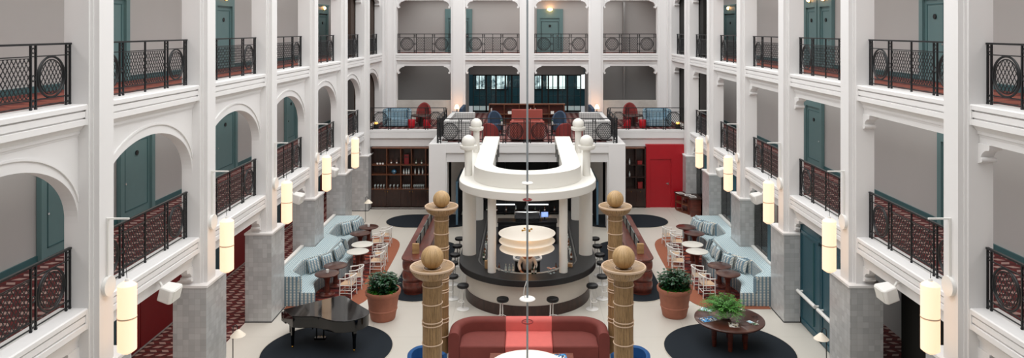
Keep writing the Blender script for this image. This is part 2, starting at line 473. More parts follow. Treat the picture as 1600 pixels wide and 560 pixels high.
for s in (-1, 1):
    sd = SIDE[s]
    for k in range(7):
        y0, y1 = YP[k]+.32, YP[k+1]-.32
        for l in (1, 2, 3):
            z = LV[l]
            if l == 1 and k == 6: continue
            mb = MB().prof_y(ledge_prof(s, z), y0, y1)
            for ya, yb in ((y0, y0+.05), (y1-.05, y1)): mb.box(s*8.262, s*8.29, ya, yb, z-.39, z-.02)
            lab = 'white moulded balcony front, %s bay of the %s side, %s level' % (ORD[k], sd, ['', 'first', 'second', 'top'][l])
            if s < 0 and l == 2:          # arcade spandrel
                N = 40; a, b = (y1-y0)/2, 1.28; ym = (y0+y1)/2; zs = 5.56
                arch = [(ym-a*cos(pi*i/N), zs+b*(abs(sin(pi*i/N))**.9)) for i in range(N+1)]
                for i in range(N):
                    (ya, za), (yb, zb) = arch[i], arch[i+1]; zt = z-.73
                    mb.add([(s*8.45, ya, za), (s*8.45, yb, zb), (s*8.45, yb, zt), (s*8.45, ya, zt), (s*8.705, ya, za), (s*8.705, yb, zb), (s*8.705, yb, zt), (s*8.705, ya, zt)],
                           [(0, 1, 2, 3), (4, 7, 6, 5), (0, 4, 5, 1)])
                root = struct(mb, 'balcony_front', M['white'], lab+', over an arch', 'balcony')
                ab = MB(); inn = []; out_ = []
                for i in range(3, N-2):
                    t = pi*i/N
                    inn.append((ym-(a+.10)*cos(t)*.97, zs+(b+.20)*(abs(sin(t))**.9))); out_.append((ym-(a+.14)*cos(t)*.97, zs+(b+.245)*(abs(sin(t))**.9)))
                inn = [(min(max(q, y0+.03), y1-.03), z_) for q, z_ in inn]; out_ = [(min(max(q, y0+.02), y1-.02), z_) for q, z_ in out_]
                for i in range(len(inn)-1):
                    (ya, za), (yb, zb) = inn[i], inn[i+1]; (yc_, zc_), (yd, zd) = out_[i], out_[i+1]
                    f = s*8.42; g = s*8.452
                    ab.add([(f, ya, za), (f, yb, zb), (f, yd, zd), (f, yc_, zc_), (g, ya, za), (g, yb, zb), (g, yd, zd), (g, yc_, zc_)],
                           [(0, 1, 2, 3), (3, 2, 6, 7), (0, 4, 5, 1)])
                ab.build('arch_moulding', M['white'], root)
            else:
                for d, yy in ((1, y0), (-1, y1)): scroll(mb, s, yy, d, z-.73)
                root = struct(mb, 'balcony_front', M['white'], lab, 'balcony')
                for yy in (y0+.02, y1-.20):
                    if l < 3 or k > 2:
                        MB().tube([(s*8.40, yy+.09, z-1.03), (s*8.68, yy+.09, z-1.03)], .05, 10).build('scroll_bracket', M['white'], root)

# back facade
YB = 42.0
pil = [(-8.72, -7.58), (-4.42, -3.58), (-.42, .42), (3.58, 4.42), (7.58, 8.72)]
for i, (a, b) in enumerate(pil):
    mb = MB().box(a, b, YB, YB+.5, 3.9, TOPZ)
    mb.box(a+.12, b-.12, YB-.06, YB, 3.9, TOPZ)
    struct(mb, 'pier', M['white'], 'white pier of the far facade, %s from the left' % ['first', 'second', 'middle one', 'fourth', 'fifth'][i], 'pier')
for i in range(4):
    a, b = pil[i][1], pil[i+1][0]; nm = ['far left', 'centre left', 'centre right', 'far right'][i]
    for l in (2, 3):
        z = LV[l]
        prof = [(YB+(-.0)+(p[0]-8.27), p[1]) for p in ledge_prof(1, z)]
        mb = MB().prof_x(prof, a, b)
        zt = z-.73
        for d, x in ((1, a), (-1, b)):
            pts = [(x, zt), (x+d*.42, zt), (x+d*.42, zt-.05)]
            for q in range(8):
                an = pi/2*q/7; pts.append((x+d*(.40-.30*sin(an)), zt-.06-.30*(1-cos(an))))
            pts += [(x, zt-.38)]
            n = len(pts); vs = [(p, YB+.12, q) for p, q in pts]+[(p, YB+.42, q) for p, q in pts]
            mb.add(vs, [tuple(range(n)), tuple(range(n, 2*n))[::-1]]+[(j, (j+1) % n, n+(j+1) % n, n+j) for j in range(n)])
        root = struct(mb, 'balcony_front', M['white'], 'white balcony front of the far facade, %s opening, %s level' % (nm, 'second' if l == 2 else 'top'), 'balcony')
        for x in (a+.1, b-.1):
            MB().tube([(x, YB+.1, zt-.4), (x, YB+.44, zt-.4)], .065, 10).build('scroll_bracket', M['white'], root)
    if i in (0, 3):
        struct(MB().box(a, b, YB+.1, YB+.35, 3.9, 5.07), 'wall_parapet_'+('left' if i == 0 else 'right'), M['marble'], 'pale stone parapet in the %s mezzanine opening' % nm)
struct(MB().box(-11.3, 11.3, 45.2, 45.4, 7.75, TOPZ), 'wall_back', M['white_in'], 'pale plaster wall behind the far upper gallery')
for s in (-1, 1):
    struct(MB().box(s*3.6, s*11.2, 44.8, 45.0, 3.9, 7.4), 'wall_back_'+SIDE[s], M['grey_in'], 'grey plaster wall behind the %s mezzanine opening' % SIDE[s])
struct(MB().box(5.95, 6.05, 44.6, 44.8, 3.9, 10.9).box(5.95, 6.05, 44.8, 45.2, 7.8, 10.9), 'trim_1', M['grey_in'], 'grey plaster fin on the far right gallery wall', 'trim')
for l, z in ((2, 7.8), (3, 11.63)):
    struct(MB().box(-8.7, 8.7, YB+.5, 45.2, z-.35, z-.04), 'ceiling_back_%d' % l, M['ceil'], 'white soffit of the far gallery, %s' % ('lower' if l == 2 else 'upper'), 'ceiling')
struct(MB().box(-8.7, 8.7, YB+.5, 45.2, 7.76, 7.775), 'floor_back', M['carpetup'], 'rust carpet of the far upper gallery', 'floor')
# corridor ends beyond the far corner
for s in (-1, 1):
    struct(MB().box(s*8.7, s*11.1, 46.6, 46.8, 0, TOPZ), 'wall_end_'+SIDE[s], M['white_in'], 'end wall of the %s galleries' % SIDE[s])
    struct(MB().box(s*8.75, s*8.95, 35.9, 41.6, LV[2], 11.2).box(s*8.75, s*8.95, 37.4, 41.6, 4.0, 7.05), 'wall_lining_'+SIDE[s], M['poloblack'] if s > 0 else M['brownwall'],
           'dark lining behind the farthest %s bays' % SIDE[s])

for s in (-1, 1): struct(MB().box(s*8.25, s*11.3, -2, 48, TOPZ-.3, TOPZ), 'ceiling_top_'+SIDE[s], M['ceil'], 'roof slab over the %s galleries' % SIDE[s], 'ceiling')
struct(MB().box(-8.25, 8.25, YB, 48, TOPZ-.3, TOPZ), 'ceiling_top_back', M['ceil'], 'roof slab over the far gallery', 'ceiling')
# glazed doors behind the centre mezzanine bays
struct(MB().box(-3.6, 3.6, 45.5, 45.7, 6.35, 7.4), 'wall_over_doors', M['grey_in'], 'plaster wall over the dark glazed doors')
wi = 0
for s in (-1, 1):
    xs = [.2, .95, 1.35, 1.95, 2.55, 3.4]
    for j in range(5):
        a, b = s*xs[j], s*xs[j+1]
        if a > b: a, b = b, a
        wi += 1
        fr = MB().box(a, a+.05, 45.45, 45.55, 3.97, 6.35).box(b-.05, b, 45.45, 45.55, 3.97, 6.35).box(a, b, 45.45, 45.55, 6.28, 6.35).box(a, b, 45.45, 45.55, 3.97, 4.1)
        fr.box(a, b, 45.48, 45.52, 5.55, 5.58).box((a+b)/2-.012, (a+b)/2+.012, 45.48, 45.52, 4.1, 6.28).box(a, b, 45.48, 45.52, 5.0, 5.02)
        o = struct(fr, 'door_%d' % wi, M['iron'], 'black framed glass door behind the mezzanine, %s of five in the %s opening' % (['first', 'second', 'third', 'fourth', 'fifth'][j], 'centre left' if s < 0 else 'centre right'), 'door')
        MB().box(a+.05, b-.05, 45.495, 45.505, 4.1, 6.28).build('pane', M['glass'], o)
struct(MB().box(-5, 5, 50, 50.2, 3.9, 7.5).box(-5.2, -5, 45.5, 50.2, 3.9, 7.5).box(5, 5.2, 45.5, 50.2, 3.9, 7.5), 'wall_dining_room', M['tealdark'], 'deep teal walls of the dining room behind the glass doors')
struct(MB().box(-5, 5, 45.5, 50, 7.0, 7.2), 'ceiling_dining_room', M['dark'], 'dark ceiling of the room behind the glass doors', 'ceiling')
for j, (x, w) in enumerate(((-3.2, .6), (-1.9, 1.1), (.8, .5), (2.0, 1.3), (3.9, .9))):
    o = MB()
    o.box(x-w/2-.06, x+w/2+.06, 49.9, 49.98, 5.04, 5.10).box(x-w/2-.06, x+w/2+.06, 49.9, 49.98, 6.1, 6.16)
    for q in (-.5, -.17, .17, .5): o.box(x+q*w-.02, x+q*w+.02, 49.9, 49.98, 5.04, 6.16)
    r = struct(o, 'window_%d' % (j+1), M['iron'], 'daylit window in the room behind the glass doors, %s from the left' % ORD[j].replace('nearest', 'first'), 'window')
    MB().box(x-w/2, x+w/2, 49.95, 49.97, 5.10, 6.1).build('pane', M['view'] if j < 3 else M['view2'], r)

# mezzanine
mz = MB().box(-8.27, 8.27, 37.5, 45.5, 3.6, 3.955).box(-4.47, 4.47, 33.05, 37.5, 3.6, 3.955)
struct(mz, 'floor_mezzanine', M['carpet'], 'red patterned carpet of the mezzanine lounge', 'floor')
tr = MB()
def fascia(path, nm):
    prof = [(0, 3.97), (.0, 3.60), (-.05, 3.58), (-.05, 3.2), (-.42, 3.2), (-.42, 3.97)]
    return prof
# fascias as straight profiled runs
def run_x(x0, x1, y, nm, lab, zb=3.12):
    p = [(y+.45, 3.97), (y, 3.97), (y, 3.86), (y+.02, 3.855), (y+.02, 3.845), (y, 3.84), (y, 3.56), (y+.05, 3.52), (y+.12, 3.48), (y+.12, zb), (y+.45, zb)]
    return struct(MB().prof_x(p, x0, x1), nm, M['white'], lab, 'trim')
run_x(-8.27, -4.03, 37.45, 'trim_2', 'white fascia of the mezzanine over the bottle cabinet')
run_x(4.03, 8.27, 37.45, 'trim_3', 'white fascia of the mezzanine over the red door')
run_x(-4.47, 4.47, 33.0, 'trim_4', 'white fascia of the projecting mezzanine above the bar')
for s in (-1, 1):
    p = [(s*(4.47-.45), 3.97), (s*4.47, 3.97), (s*4.47, 3.56), (s*4.4, 3.48), (s*4.4, 3.12), (s*(4.47-.45), 3.12)]
    struct(MB().prof_y(p, 33.46, 37.44), 'trim_%d' % (5 if s < 0 else 6), M['white'], 'white %s side fascia of the projecting mezzanine' % SIDE[s], 'trim')
    struct(MB().box(s*3.71, s*4.48, 32.97, 33.9, 0, 3.962).box(s*3.66, s*3.71, 33.05, 33.85, 0, 3.2), 'pier', M['white'], 'white square pier under the %s corner of the projecting mezzanine' % SIDE[s], 'pier')
    struct(MB().box(s*4.2, s*8.7, 37.75, 37.95, 0, 3.6), 'wall_under_mezzanine_'+SIDE[s], M['white'], 'white ground floor wall under the mezzanine, %s side' % SIDE[s])
    struct(MB().box(s*3.3, s*3.95, 37.7, 38.0, 0, 3.2), 'wall_marble_'+SIDE[s], M['marble'], 'grey marble wall panel under the mezzanine, %s side' % SIDE[s])
struct(MB().box(-8.0, -4.5, 36.95, 37.02, 0, .03), 'trim_7', M['walnut'], 'thin dark floor strip before the bottle cabinet', 'trim')
struct(MB().box(-4.3, 4.3, 43.0, 43.2, 0, 3.6).box(-4.3, -4.1, 38, 43, 0, 3.6).box(4.1, 4.3, 38, 43, 0, 3.6), 'wall_service', M['poloblack'], 'service wall far behind the bar, painted dark for the shade there')  # shade under the mezzanine put into the wall colour
struct(MB().box(-4.3, 4.3, 38.0, 43, 0.0, .012), 'floor_service', M['dark'], 'floor behind the bar, painted dark for the shade there', 'floor')  # same shade put into the floor colour

# ------------------------------------------------------------------ railings
def lattice(mb, x0, x1, z0, z1, circ=None, w=.10, h=.15, r=.0065):
    k = h/w
    import itertools
    for sg in (1, -1):
        n0 = int((-(z1-z0)/k)/w)-2; n1 = int((x1-x0+(z1-z0)/k)/w)+2
        for n in range(n0, n1):
            # line z = z0 + sg*k*(x-xs)
            xs = x0+n*w+w*.5
            pts = []
            if circ:
                cx, cz, R = circ; A = 1+k*k; dx = xs-cx; dz = z0-cz
                # param x = xs+t, z = z0+sg*k*t
                B = 2*(dx+sg*k*dz); Cc = dx*dx+dz*dz-R*R; D = B*B-4*A*Cc
                if D <= 1e-4: continue
                t0 = (-B-sqrt(D))/(2*A); t1 = (-B+sqrt(D))/(2*A)
            else:
                ta, tb = 0, sg*(z1-z0)/k
                t0, t1 = min(ta, tb), max(ta, tb)
                t0 = max(t0, x0-xs); t1 = min(t1, x1-xs)
                if t1-t0 < .01: continue
            mb.tube([(xs+t0, 0, z0+sg*k*t0), (xs+t1, 0, z0+sg*k*t1)], r, 4)
def ring(mb, cx, cz, R, r, n=28, y=0):
    mb.tube([(cx+R*cos(2*pi*i/n), y, cz+R*sin(2*pi*i/n)) for i in range(n)], r, 6, True)
def railing(L, style='lattice', nm='balcony_railing', lr_=.0075):
    root = empty(nm)
    root['category'] = 'railing'
    h = L/2
    MB().box(-h, h, -.028, .028, 1.12, 1.155).build('top_rail', M['iron'], root)
    for z in (.93, .175, .06): MB().tube([(-h, 0, z), (h, 0, z)], .014, 4).build('rail', M['iron'], root)
    R = .365; cz = .55
    ce = h-.18-R
    xi = ce-R-.05
    def post(x):
        m = MB().box(x-.016, x+.016, -.016, .016, 0, 1.13); m.sph(x, 0, .02, .03, seg=8, rings=4); return m.build('post', M['iron'], root)
    for sx in (-1, 1):
        xs = [sx*(h-.02), sx*(h-.13), sx*xi, sx*(xi-.13)]
        for x in xs: post(x)
        for xm in (sx*(h-.075), sx*(xi-.065)):
            for zz in (1.03, .115): o = MB(); ring(o, xm, zz, .045, .012, 12); o.build('rosette', M['iron'], root)
        o = MB(); ring(o, sx*(xi-.065), .55, .05, .014, 12); o.build('rosette', M['iron'], root)
        m = MB(); ring(m, sx*ce, cz, R, .022, 36); ring(m, sx*ce, cz, R-.055, .012, 36); m.build('ring', M['iron'], root)
        m = MB(); lattice(m, sx*ce-R, sx*ce+R, .1, 1.0, (sx*ce, cz, R-.055), r=lr_); m.build('ring_lattice', M['iron'], root)
    post(0)
    if style == 'lattice':
        m = MB(); lattice(m, -(xi-.14), xi-.14, .2, .9, r=lr_); m.tube([(-(xi-.13), 0, .9), (xi-.13, 0, .9)], .009, 4); m.tube([(-(xi-.13), 0, .2), (xi-.13, 0, .2)], .009, 4)
        m.build('lattice_panel', M['iron'], root)
    else:
        n = 4
        m = MB()
        for i in range(-n, n+1):
            x = i*(xi-.13)/(n+1)
            if i: m.box(x-.009, x+.009, -.009, .009, .06, .93)
        m.build('baluster_panel', M['iron'], root)
    return root
side_rail = Proto(railing(3.95))
for s in (-1, 1):
    for l in (1, 2):
        for k in range(7):
            if l == 1 and k >= 6: continue
            ym = (YP[k]+YP[k+1])/2
            side_rail.put((s*8.58, ym, LV[l]-.002), pi/2, 'black iron lattice railing, %s bay from the camera, %s gallery, %s level' % (ORD[k], SIDE[s], 'lower' if l == 1 else 'upper'),
                          '%s railings of the %s gallery' % ('lower' if l == 1 else 'upper', SIDE[s]))
back_rail = Proto(railing(3.12, lr_=.011))
for i, x in enumerate((-6, -2, 2, 6)):
    back_rail.put((x, YB+.3, 7.798), 0, 'black iron lattice railing of the far facade, %s opening' % ['far left', 'centre left', 'centre right', 'far right'][i], 'railings of the far facade')
mez = Proto(railing(4.08, 'bars', 'mezzanine_railing', .011))
mez.put((-2.06, 33.2, 3.968), 0, 'black iron railing along the projecting mezzanine edge, left half', 'mezzanine railings')
mez.put((2.06, 33.2, 3.968), 0, 'black iron railing along the projecting mezzanine edge, right half', 'mezzanine railings')
mez.put((-4.14, 35.3, 3.968), pi/2, 'black iron railing returning along the left flank of the projecting mezzanine', 'mezzanine railings')
mez.put((4.14, 35.3, 3.968), pi/2, 'black iron railing returning along the right flank of the projecting mezzanine', 'mezzanine railings')
mz2 = Proto(railing(3.98, 'bars', 'mezzanine_railing', .011))
mz2.put((-6.2, 37.7, 3.968), 0, 'black iron mezzanine railing above the bottle cabinet', 'mezzanine railings')
mz2.put((6.2, 37.7, 3.968), 0, 'black iron mezzanine railing above the red door', 'mezzanine railings')

# ------------------------------------------------------------------ gallery doors and sconces
dn = 20
def gallery_door(s, y0, y1, z, lab, lamp=True):
    global dn
    dn += 1
    x = s*11.09
    fr = MB().box(x, x-s*.12, y0, y0+.18, z, z+2.7).box(x, x-s*.12, y1-.18, y1, z, z+2.7).box(x, x-s*.12, y0+.18, y1-.18, z+2.25, z+2.7).box(x, x-s*.15, y0-.04, y1+.04, z+2.66, z+2.74)
    r = struct(fr, 'door_%d' % dn, M['tealin'], 'teal panelled guest room door, '+lab, 'door')
    MB().box(x, x-s*.05, y0+.18, y1-.18, z, z+2.25).build('leaf', M['tealin'], r)
    ym = (y0+y1)/2
    MB().box(x-s*.05, x-s*.06, y0+.3, y0+.33, z+.2, z+2.1).box(x-s*.05, x-s*.06, y1-.33, y1-.3, z+.2, z+2.1).box(x-s*.05, x-s*.06, y0+.3, y1-.3, z+2.07, z+2.1).box(x-s*.05, x-s*.06, y0+.3, y1-.3, z+.2, z+.23).build('panel_moulding', M['teal'], r)
    MB().tube([(x-s*.05, ym, z+1.75), (x-s*.08, ym, z+1.75)], .07, 14).build('number_plate', M['iron'], r)
    MB().tube([(x-s*.05, y0+.27, z+1.0), (x-s*.11, y0+.27, z+1.0)], .03, 8).build('handle', M['chrome'], r)
    if lamp:
        q = empty('wall_sconce', (x-s*.17, ym, z+2.55), 0, 'small glowing sconce over the teal door, '+lab, 'lamp', 'door sconces')
        MB().sph(0, 0, 0, .085, seg=14, rings=8).build('lamp_shade', M['lampin'], q)
        MB().tube([(s*.02, 0, -.02), (s*.0+s*.05, 0, -.02)], .09, 12).build('bracket', M['gold'], q)
gallery_door(-1, 18.3, 19.95, 7.8, 'left upper gallery, nearest')
gallery_door(-1, 25.4, 27.1, 7.8, 'left upper gallery, third bay')
gallery_door(-1, 38.0, 40.0, 7.8, 'left upper gallery, farthest')
gallery_door(-1, 16.3, 17.9, 3.97, 'left lower gallery, nearest', False)
gallery_door(-1, 19.5, 21.3, 3.97, 'left lower gallery, second bay')
gallery_door(-1, 25.4, 27.4, 3.97, 'left lower gallery, third bay')
gallery_door(-1, 33.0, 34.6, 3.97, 'left lower gallery, farthest', False)
gallery_door(1, 18.9, 20.3, 7.8, 'right upper gallery, nearest', False)
gallery_door(1, 26.1, 27.35, 7.8, 'right upper gallery, third bay, first of the pair')
gallery_door(1, 27.45, 28.7, 7.8, 'right upper gallery, third bay, second of the pair')
gallery_door(1, 38.1, 40.4, 7.8, 'right upper gallery, farthest')
gallery_door(1, 18.0, 19.4, 3.97, 'right lower gallery, nearest', False)
gallery_door(1, 27.0, 28.7, 3.97, 'right lower gallery, third bay', False)
# two doors in the back gallery
for x0, x1, lab, lit in ((.62, 2.25, 'far facade, centre right opening', True), (-5.1, -3.42, 'far facade, behind the second pier', False)):
    dn += 1; y = 45.19; z = 7.78
    fr = MB().box(x0, x0+.2, y-.1, y, z, 10.47).box(x1-.2, x1, y-.1, y, z, 10.47).box(x0+.2, x1-.2, y-.1, y, 9.9, 10.47)
    r = struct(fr, 'door_%d' % dn, M['tealin'], 'teal panelled guest room door, '+lab, 'door')
    MB().box(x0+.2, x1-.2, y-.04, y, z, 9.9).build('leaf', M['tealin'], r)
    MB().box(x0+.28, x0+.3, y-.06, y-.04, z+.2, 9.7).box(x1-.3, x1-.28, y-.06, y-.04, z+.2, 9.7).box(x0+.28, x1-.28, y-.06, y-.04, 9.68, 9.7).build('panel_moulding', M['dark'], r)
    MB().tube([((x0+x1)/2, y-.04, 9.42), ((x0+x1)/2, y-.08, 9.42)], .08, 14).build('number_plate', M['iron'], r)
    MB().box(x1-.4, x1-.27, y-.1, y-.04, 8.78, 8.84).build('handle', M['chrome'], r)
    if lit:
        q = empty('wall_sconce', ((x0+x1)/2, y-.2, 10.42), 0, 'glowing sconce above the teal door of the far facade', 'lamp', 'door sconces')
        MB().lathe([(.05, -.08), (.17, .0), (.15, .08), (.02, .1)], 16).build('lamp_shade', M['lampin'], q)
        MB().box(-.05, .05, .05, .19, -.04, .04).build('bracket', M['gold'], q)

# ------------------------------------------------------------------ wall lanterns
def lantern():
    root = empty('wall_lantern'); root['category'] = 'lamp'      # origin: on the pilaster face, lamp towards +x
    r = .17; h = 1.4
    prof = [(.02, -.70), (.06, -.695), (.12, -.66), (r, -.62), (r, -.01), (r-.012, 0), (r, .01), (r, .62), (.12, .66), (.06, .695), (.02, .7)]
    MB().lathe([(a, b+.02) for a, b in prof], 28, (.39, 0, -1.30)).build('lamp_shade', M['lamp'], root)
    MB().lathe([(r+.006, -.012), (r+.006, .012)], 28, (.39, 0, -1.28)).build('band', M['rope'], root)
    MB().lathe([(.05, .69), (.03, .74), (.008, .75)], 14, (.39, 0, -1.28)).build('cap', M['whitepaint'], root)
    MB().tube([(.39, 0, -.55), (.37, 0, -.3), (.41, 0, .3), (.41, 0, .62)], .006, 5).build('cord', M['dark'], root)
    MB().box(.0, .43, -.018, .018, .6, .63).box(.0, .04, -.02, .02, -.7, .63).build('arm', M['whitepaint'], root)
    MB().tube([(0, 0, -.68), (.07, 0, -.68)], .19, 28).build('wall_plate', M['whitepaint'], root)
    return root
lp = Proto(lantern())
for s in (-1, 1):
    for k in range(1, 6):
        lp.put((s*8.098, YP[k], 4.95), 0 if s < 0 else pi, 'glowing cylindrical lantern on %s pilasters, %s from the camera' % (SIDE[s], ORD[k-1]), 'pilaster lanterns')

# white speakers below the balconies
def speaker():
    root = empty('wall_speaker'); root['category'] = 'speaker'
    MB().prism([(.0, -.2), (.3, -.26), (.34, -.2), (.34, .2), (.3, .26), (.0, .2)], -.16, .16).build('body', M['whitepaint'], root, bevel=.03, rot=(0, .25, 0))
    MB().prism([(.342, -.19), (.352, -.19), (.352, .19), (.342, .19)], -.13, .13).build('grille', M['paper'], root, rot=(0, .25, 0))
    MB().tube([(-.18, 0, .22), (-.05, 0, .18), (.02, 0, .05)], .03, 8).build('bracket', M['whitepaint'], root)
    return root
sp = Proto(speaker())
for s in (-1, 1):
    for y, nm in ((16.3, 'nearest'), (25.45, 'middle'), (30.1, 'farthest')):
        sp.put((s*8.25, y, 3.3), 0 if s < 0 else pi, 'white loudspeaker under the %s balcony, %s of three' % (SIDE[s], nm), 'white wall speakers')

# ------------------------------------------------------------------ right ground floor: teal doors, glass, posts
for j, (y0, y1) in enumerate(((19.28, 21.1), (21.1, 22.66))):
    dn += 1
    fr = MB().box(8.56, 8.64, y0, y1, 0, 3.2)
    r = struct(fr, 'door_%d' % dn, M['tealdark'], 'deep teal ground floor door leaf with push bar, %s one' % ('nearer' if j == 0 else 'farther'), 'door')
    MB().box(8.53, 8.56, y0+.02, y0+.1, 0.05, 3.1).box(8.53, 8.56, y1-.1, y1-.02, .05, 3.1).box(8.53, 8.56, y0, y1, 2.85, 2.95).box(8.53, 8.56, y0, y1, .05, .2).build('rail_moulding', M['tealdark'], r)
    MB().box(8.52, 8.56, y0+.5, y0+.53, .3, 2.8).build('panel_moulding', M['teal'], r)
    MB().tube([(8.42, y0+.1, 1.05), (8.42, y1-.1, 1.05)], .055, 10).tube([(8.42, y0+.15, 1.05), (8.56, y0+.15, 1.05)], .03, 8).tube([(8.42, y1-.15, 1.05), (8.56, y1-.15, 1.05)], .03, 8).build('push_bar', M['whitepaint'], r)
for k in (3, 4, 5):
    ym = (YP[k]+YP[k+1])/2
    struct(MB().box(8.5, 8.66, ym-.12, ym+.16, 0, 3.24), 'trim_%d' % (10+k), M['tealdark'], 'deep teal door post between right plinths, %s bay' % ORD[k], 'trim')
    o = struct(MB().box(8.55, 8.58, ym+.16, YP[k+1]-.47, 3.2, 3.24).box(8.55, 8.58, ym+.16, YP[k+1]-.47, 0, .05).box(8.55, 8.58, ym+1.0, ym+1.02, 0, 3.24), 'window_%d' % (20+k), M['iron'],
           'tall glass screen between right plinths, %s bay' % ORD[k], 'window')
    MB().box(8.56, 8.57, ym+.16, YP[k+1]-.47, .05, 3.2).build('pane', M['glass'], o)
    if k < 5:
        struct(MB().box(10.2, 10.3, ym-.3, YP[k+1]+.6, 0, 3.24), 'wall_pale_%d' % k, M['marble'], 'pale stone wall behind the glass screen, %s right bay' % ORD[k])

# ------------------------------------------------------------------ rugs
def stadium(x0, x1, y0, y1, r, n=10):
    r = min(r, (x1-x0)/2, (y1-y0)/2); p = []
    for cx, cy, a in ((x1-r, y0+r, -pi/2), (x1-r, y1-r, 0), (x0+r, y1-r, pi/2), (x0+r, y0+r, pi)):
        for i in range(n+1): p.append((cx+r*cos(a+pi/2*i/n), cy+r*sin(a+pi/2*i/n)))
    return p
def rug(poly, label, mats, z=.014, grow=.03):
    cx = sum(p[0] for p in poly)/len(poly); cy = sum(p[1] for p in poly)/len(poly)
    r = empty('rug', (cx, cy, 0), 0, label, 'rug')
    P = [(x-cx, y-cy) for x, y in poly]
    MB().prism(P, 0.001, z).build('pile', mats, r)
    n = len(P); MB().tube([(x, y, z*.6) for x, y in P], .014, 6, True).build('edging', M['pipe'], r)
    return r
circ = lambda cx, cy, r, n=64: [(cx+r*cos(2*pi*i/n), cy+r*sin(2*pi*i/n)) for i in range(n)]
rug(circ(-5.75, 20.75, 1.85), 'round navy rug under the black grand piano', M['navy'])
rug(circ(5.78, 20.75, 1.85), 'round navy rug under the round six legged table', M['navy'])
for s in (-1, 1):
    a, b = sorted((s*3.0, s*4.75))
    rug(stadium(a, b, 24.35, 31.4, .87), 'navy rug with rounded ends under the %s mahogany divider' % SIDE[s], M['navy'])
    a, b = sorted((s*2.5, s*6.75))
    rug(stadium(a, b, 33.45, 35.9, 1.22), 'navy rug with rounded ends in front of the %s' % ('bottle cabinet' if s < 0 else 'red door'), M['navy'])
    # banquette carpet: rust border and dark red centre
    outer = [(8.0, 23.75), (6.0, 23.75), (5.55, 24.2), (5.38, 25.0), (5.32, 27.0), (5.35, 30.2), (5.5, 31.3), (5.95, 31.95), (6.6, 32.15), (8.0, 32.15)]
    def smooth(p, it=2):
        for _ in range(it):
            q = [p[0]]
            for i in range(len(p)-1):
                a_, b_ = p[i], p[i+1]; q += [(a_[0]*.75+b_[0]*.25, a_[1]*.75+b_[1]*.25), (a_[0]*.25+b_[0]*.75, a_[1]*.25+b_[1]*.75)]
            q.append(p[-1]); p = q
        return p
    outer = smooth(outer)
    inner = smooth([(8.0, 24.1), (6.3, 24.1), (5.98, 24.6), (5.9, 26.5), (5.95, 30.4), (6.1, 31.3), (6.6, 31.6), (8.0, 31.6)])
    r = empty('banquette_carpet', (s*6.7, 27.9, 0), 0, 'rust bordered dark red carpet under the %s banquette tables' % SIDE[s], 'rug')
    MB().prism([(s*x-s*6.7, y-27.9) for x, y in outer], .001, .010).build('border', M['rust'], r)
    MB().prism([(s*x-s*6.7, y-27.9) for x, y in inner], .010, .016).build('centre', M['carpetdark'], r)

# ------------------------------------------------------------------ banquettes
KN = [(23.9, 7.5), (24.6, 7.98), (25.6, 8.0), (26.75, 7.33), (28.25, 7.28), (29.15, 8.0), (30.4, 8.04), (31.4, 7.42), (32.2, 7.38)]
def xb(y):      # back edge of the wavy seat
    for (a, p), (b, q) in zip(KN, KN[1:]):
        if y <= b:
            t = max(0, (y-a)/(b-a)); t = t*t*(3-2*t); return p+(q-p)*t
    return KN[-1][1]
def xf(y):      # front edge follows the wave a little softer
    m_ = sum(xb(y+d) for d in (-.5, -.25, 0, .25, .5))/5
    return 7.68+(m_-7.68)*.9-.60
for s in (-1, 1):
    X0, Y0 = s*7.6, 28.0
    y0, y1 = 23.97, 31.85
    root = empty('banquette', (X0, Y0, 0), 0, 'long wavy banquette in pale blue ladder fabric along the %s plinths' % SIDE[s], 'sofa')
    N = 90; ys = [y0+(y1-y0)*i/N for i in range(N+1)]
    P = lambda x, y: (s*x-X0, y-Y0)
    outer = [(8.42, y1), (8.42, YP[4]+.76), (8.01, YP[4]+.76), (8.01, YP[4]-.49), (8.42, YP[4]-.49), (8.42, y0)]
    MB().prism([P(xb(y)+.06, y) for y in ys]+[P(a, b) for a, b in outer], 0, 1.0).build('back_deck', M['fabric'], root, bevel=.02)
    MB().prism([P(xf(y), y) for y in ys]+[P(xb(y)+.055, y) for y in reversed(ys)], .0, .47).build('seat', M['fabric'], root, bevel=.035)
    MB().tube([P(xb(y)+.06, y)+(.93,) for y in ys], .085, 10).build('backrest_roll', M['fabric'], root)
    MB().sweep([P(xb(y)+.02, y) for y in ys], [(-.05, .47), (.05, .47), (.05, .93), (-.05, .93)]).build('backrest', M['fabric'], root)
    if True:
        MB().box(s*8.43-X0, s*8.55-X0, y0-Y0, YP[4]-.5-Y0, .0, 1.06).box(s*8.43-X0, s*8.55-X0, YP[4]+.78-Y0, y1-Y0, 0, 1.06).build('back_ledge', M['whitepaint'], root)
def pillow(mat=None):
    root = empty('cushion'); root['category'] = 'cushion'
    vs = []; fs = []; n = 10
    for side in (1, -1):
        for i in range(n+1):
            for j in range(n+1):
                u = -1+2*i/n; v = -1+2*j/n
                e = (1-abs(u)**2.6)*(1-abs(v)**2.6)
                pin = 1-.06*(1-abs(u)**2)*abs(v)**3
                pin2 = 1-.06*(1-abs(v)**2)*abs(u)**3
                vs.append((side*.095*max(e, 0)**.5, u*.27*pin2, v*.25*pin))
    m = (n+1)**2
    for sd in (0, 1):
        for i in range(n):
            for j in range(n):
                a = sd*m+i*(n+1)+j; q = (a, a+1, a+n+2, a+n+1); fs.append(q if sd else q[::-1])
    MB().add(vs, fs).build('cover', M['fabric'], root)
    ed = [(0, -.24, -.24), (0, -.225, 0), (0, -.24, .24), (0, 0, .225), (0, .24, .24), (0, .225, 0), (0, .24, -.24), (0, 0, -.225)]
    MB().tube(ed, .008, 5, True).build('piping', M['fabric'], root)
    return root
pp = Proto(pillow())
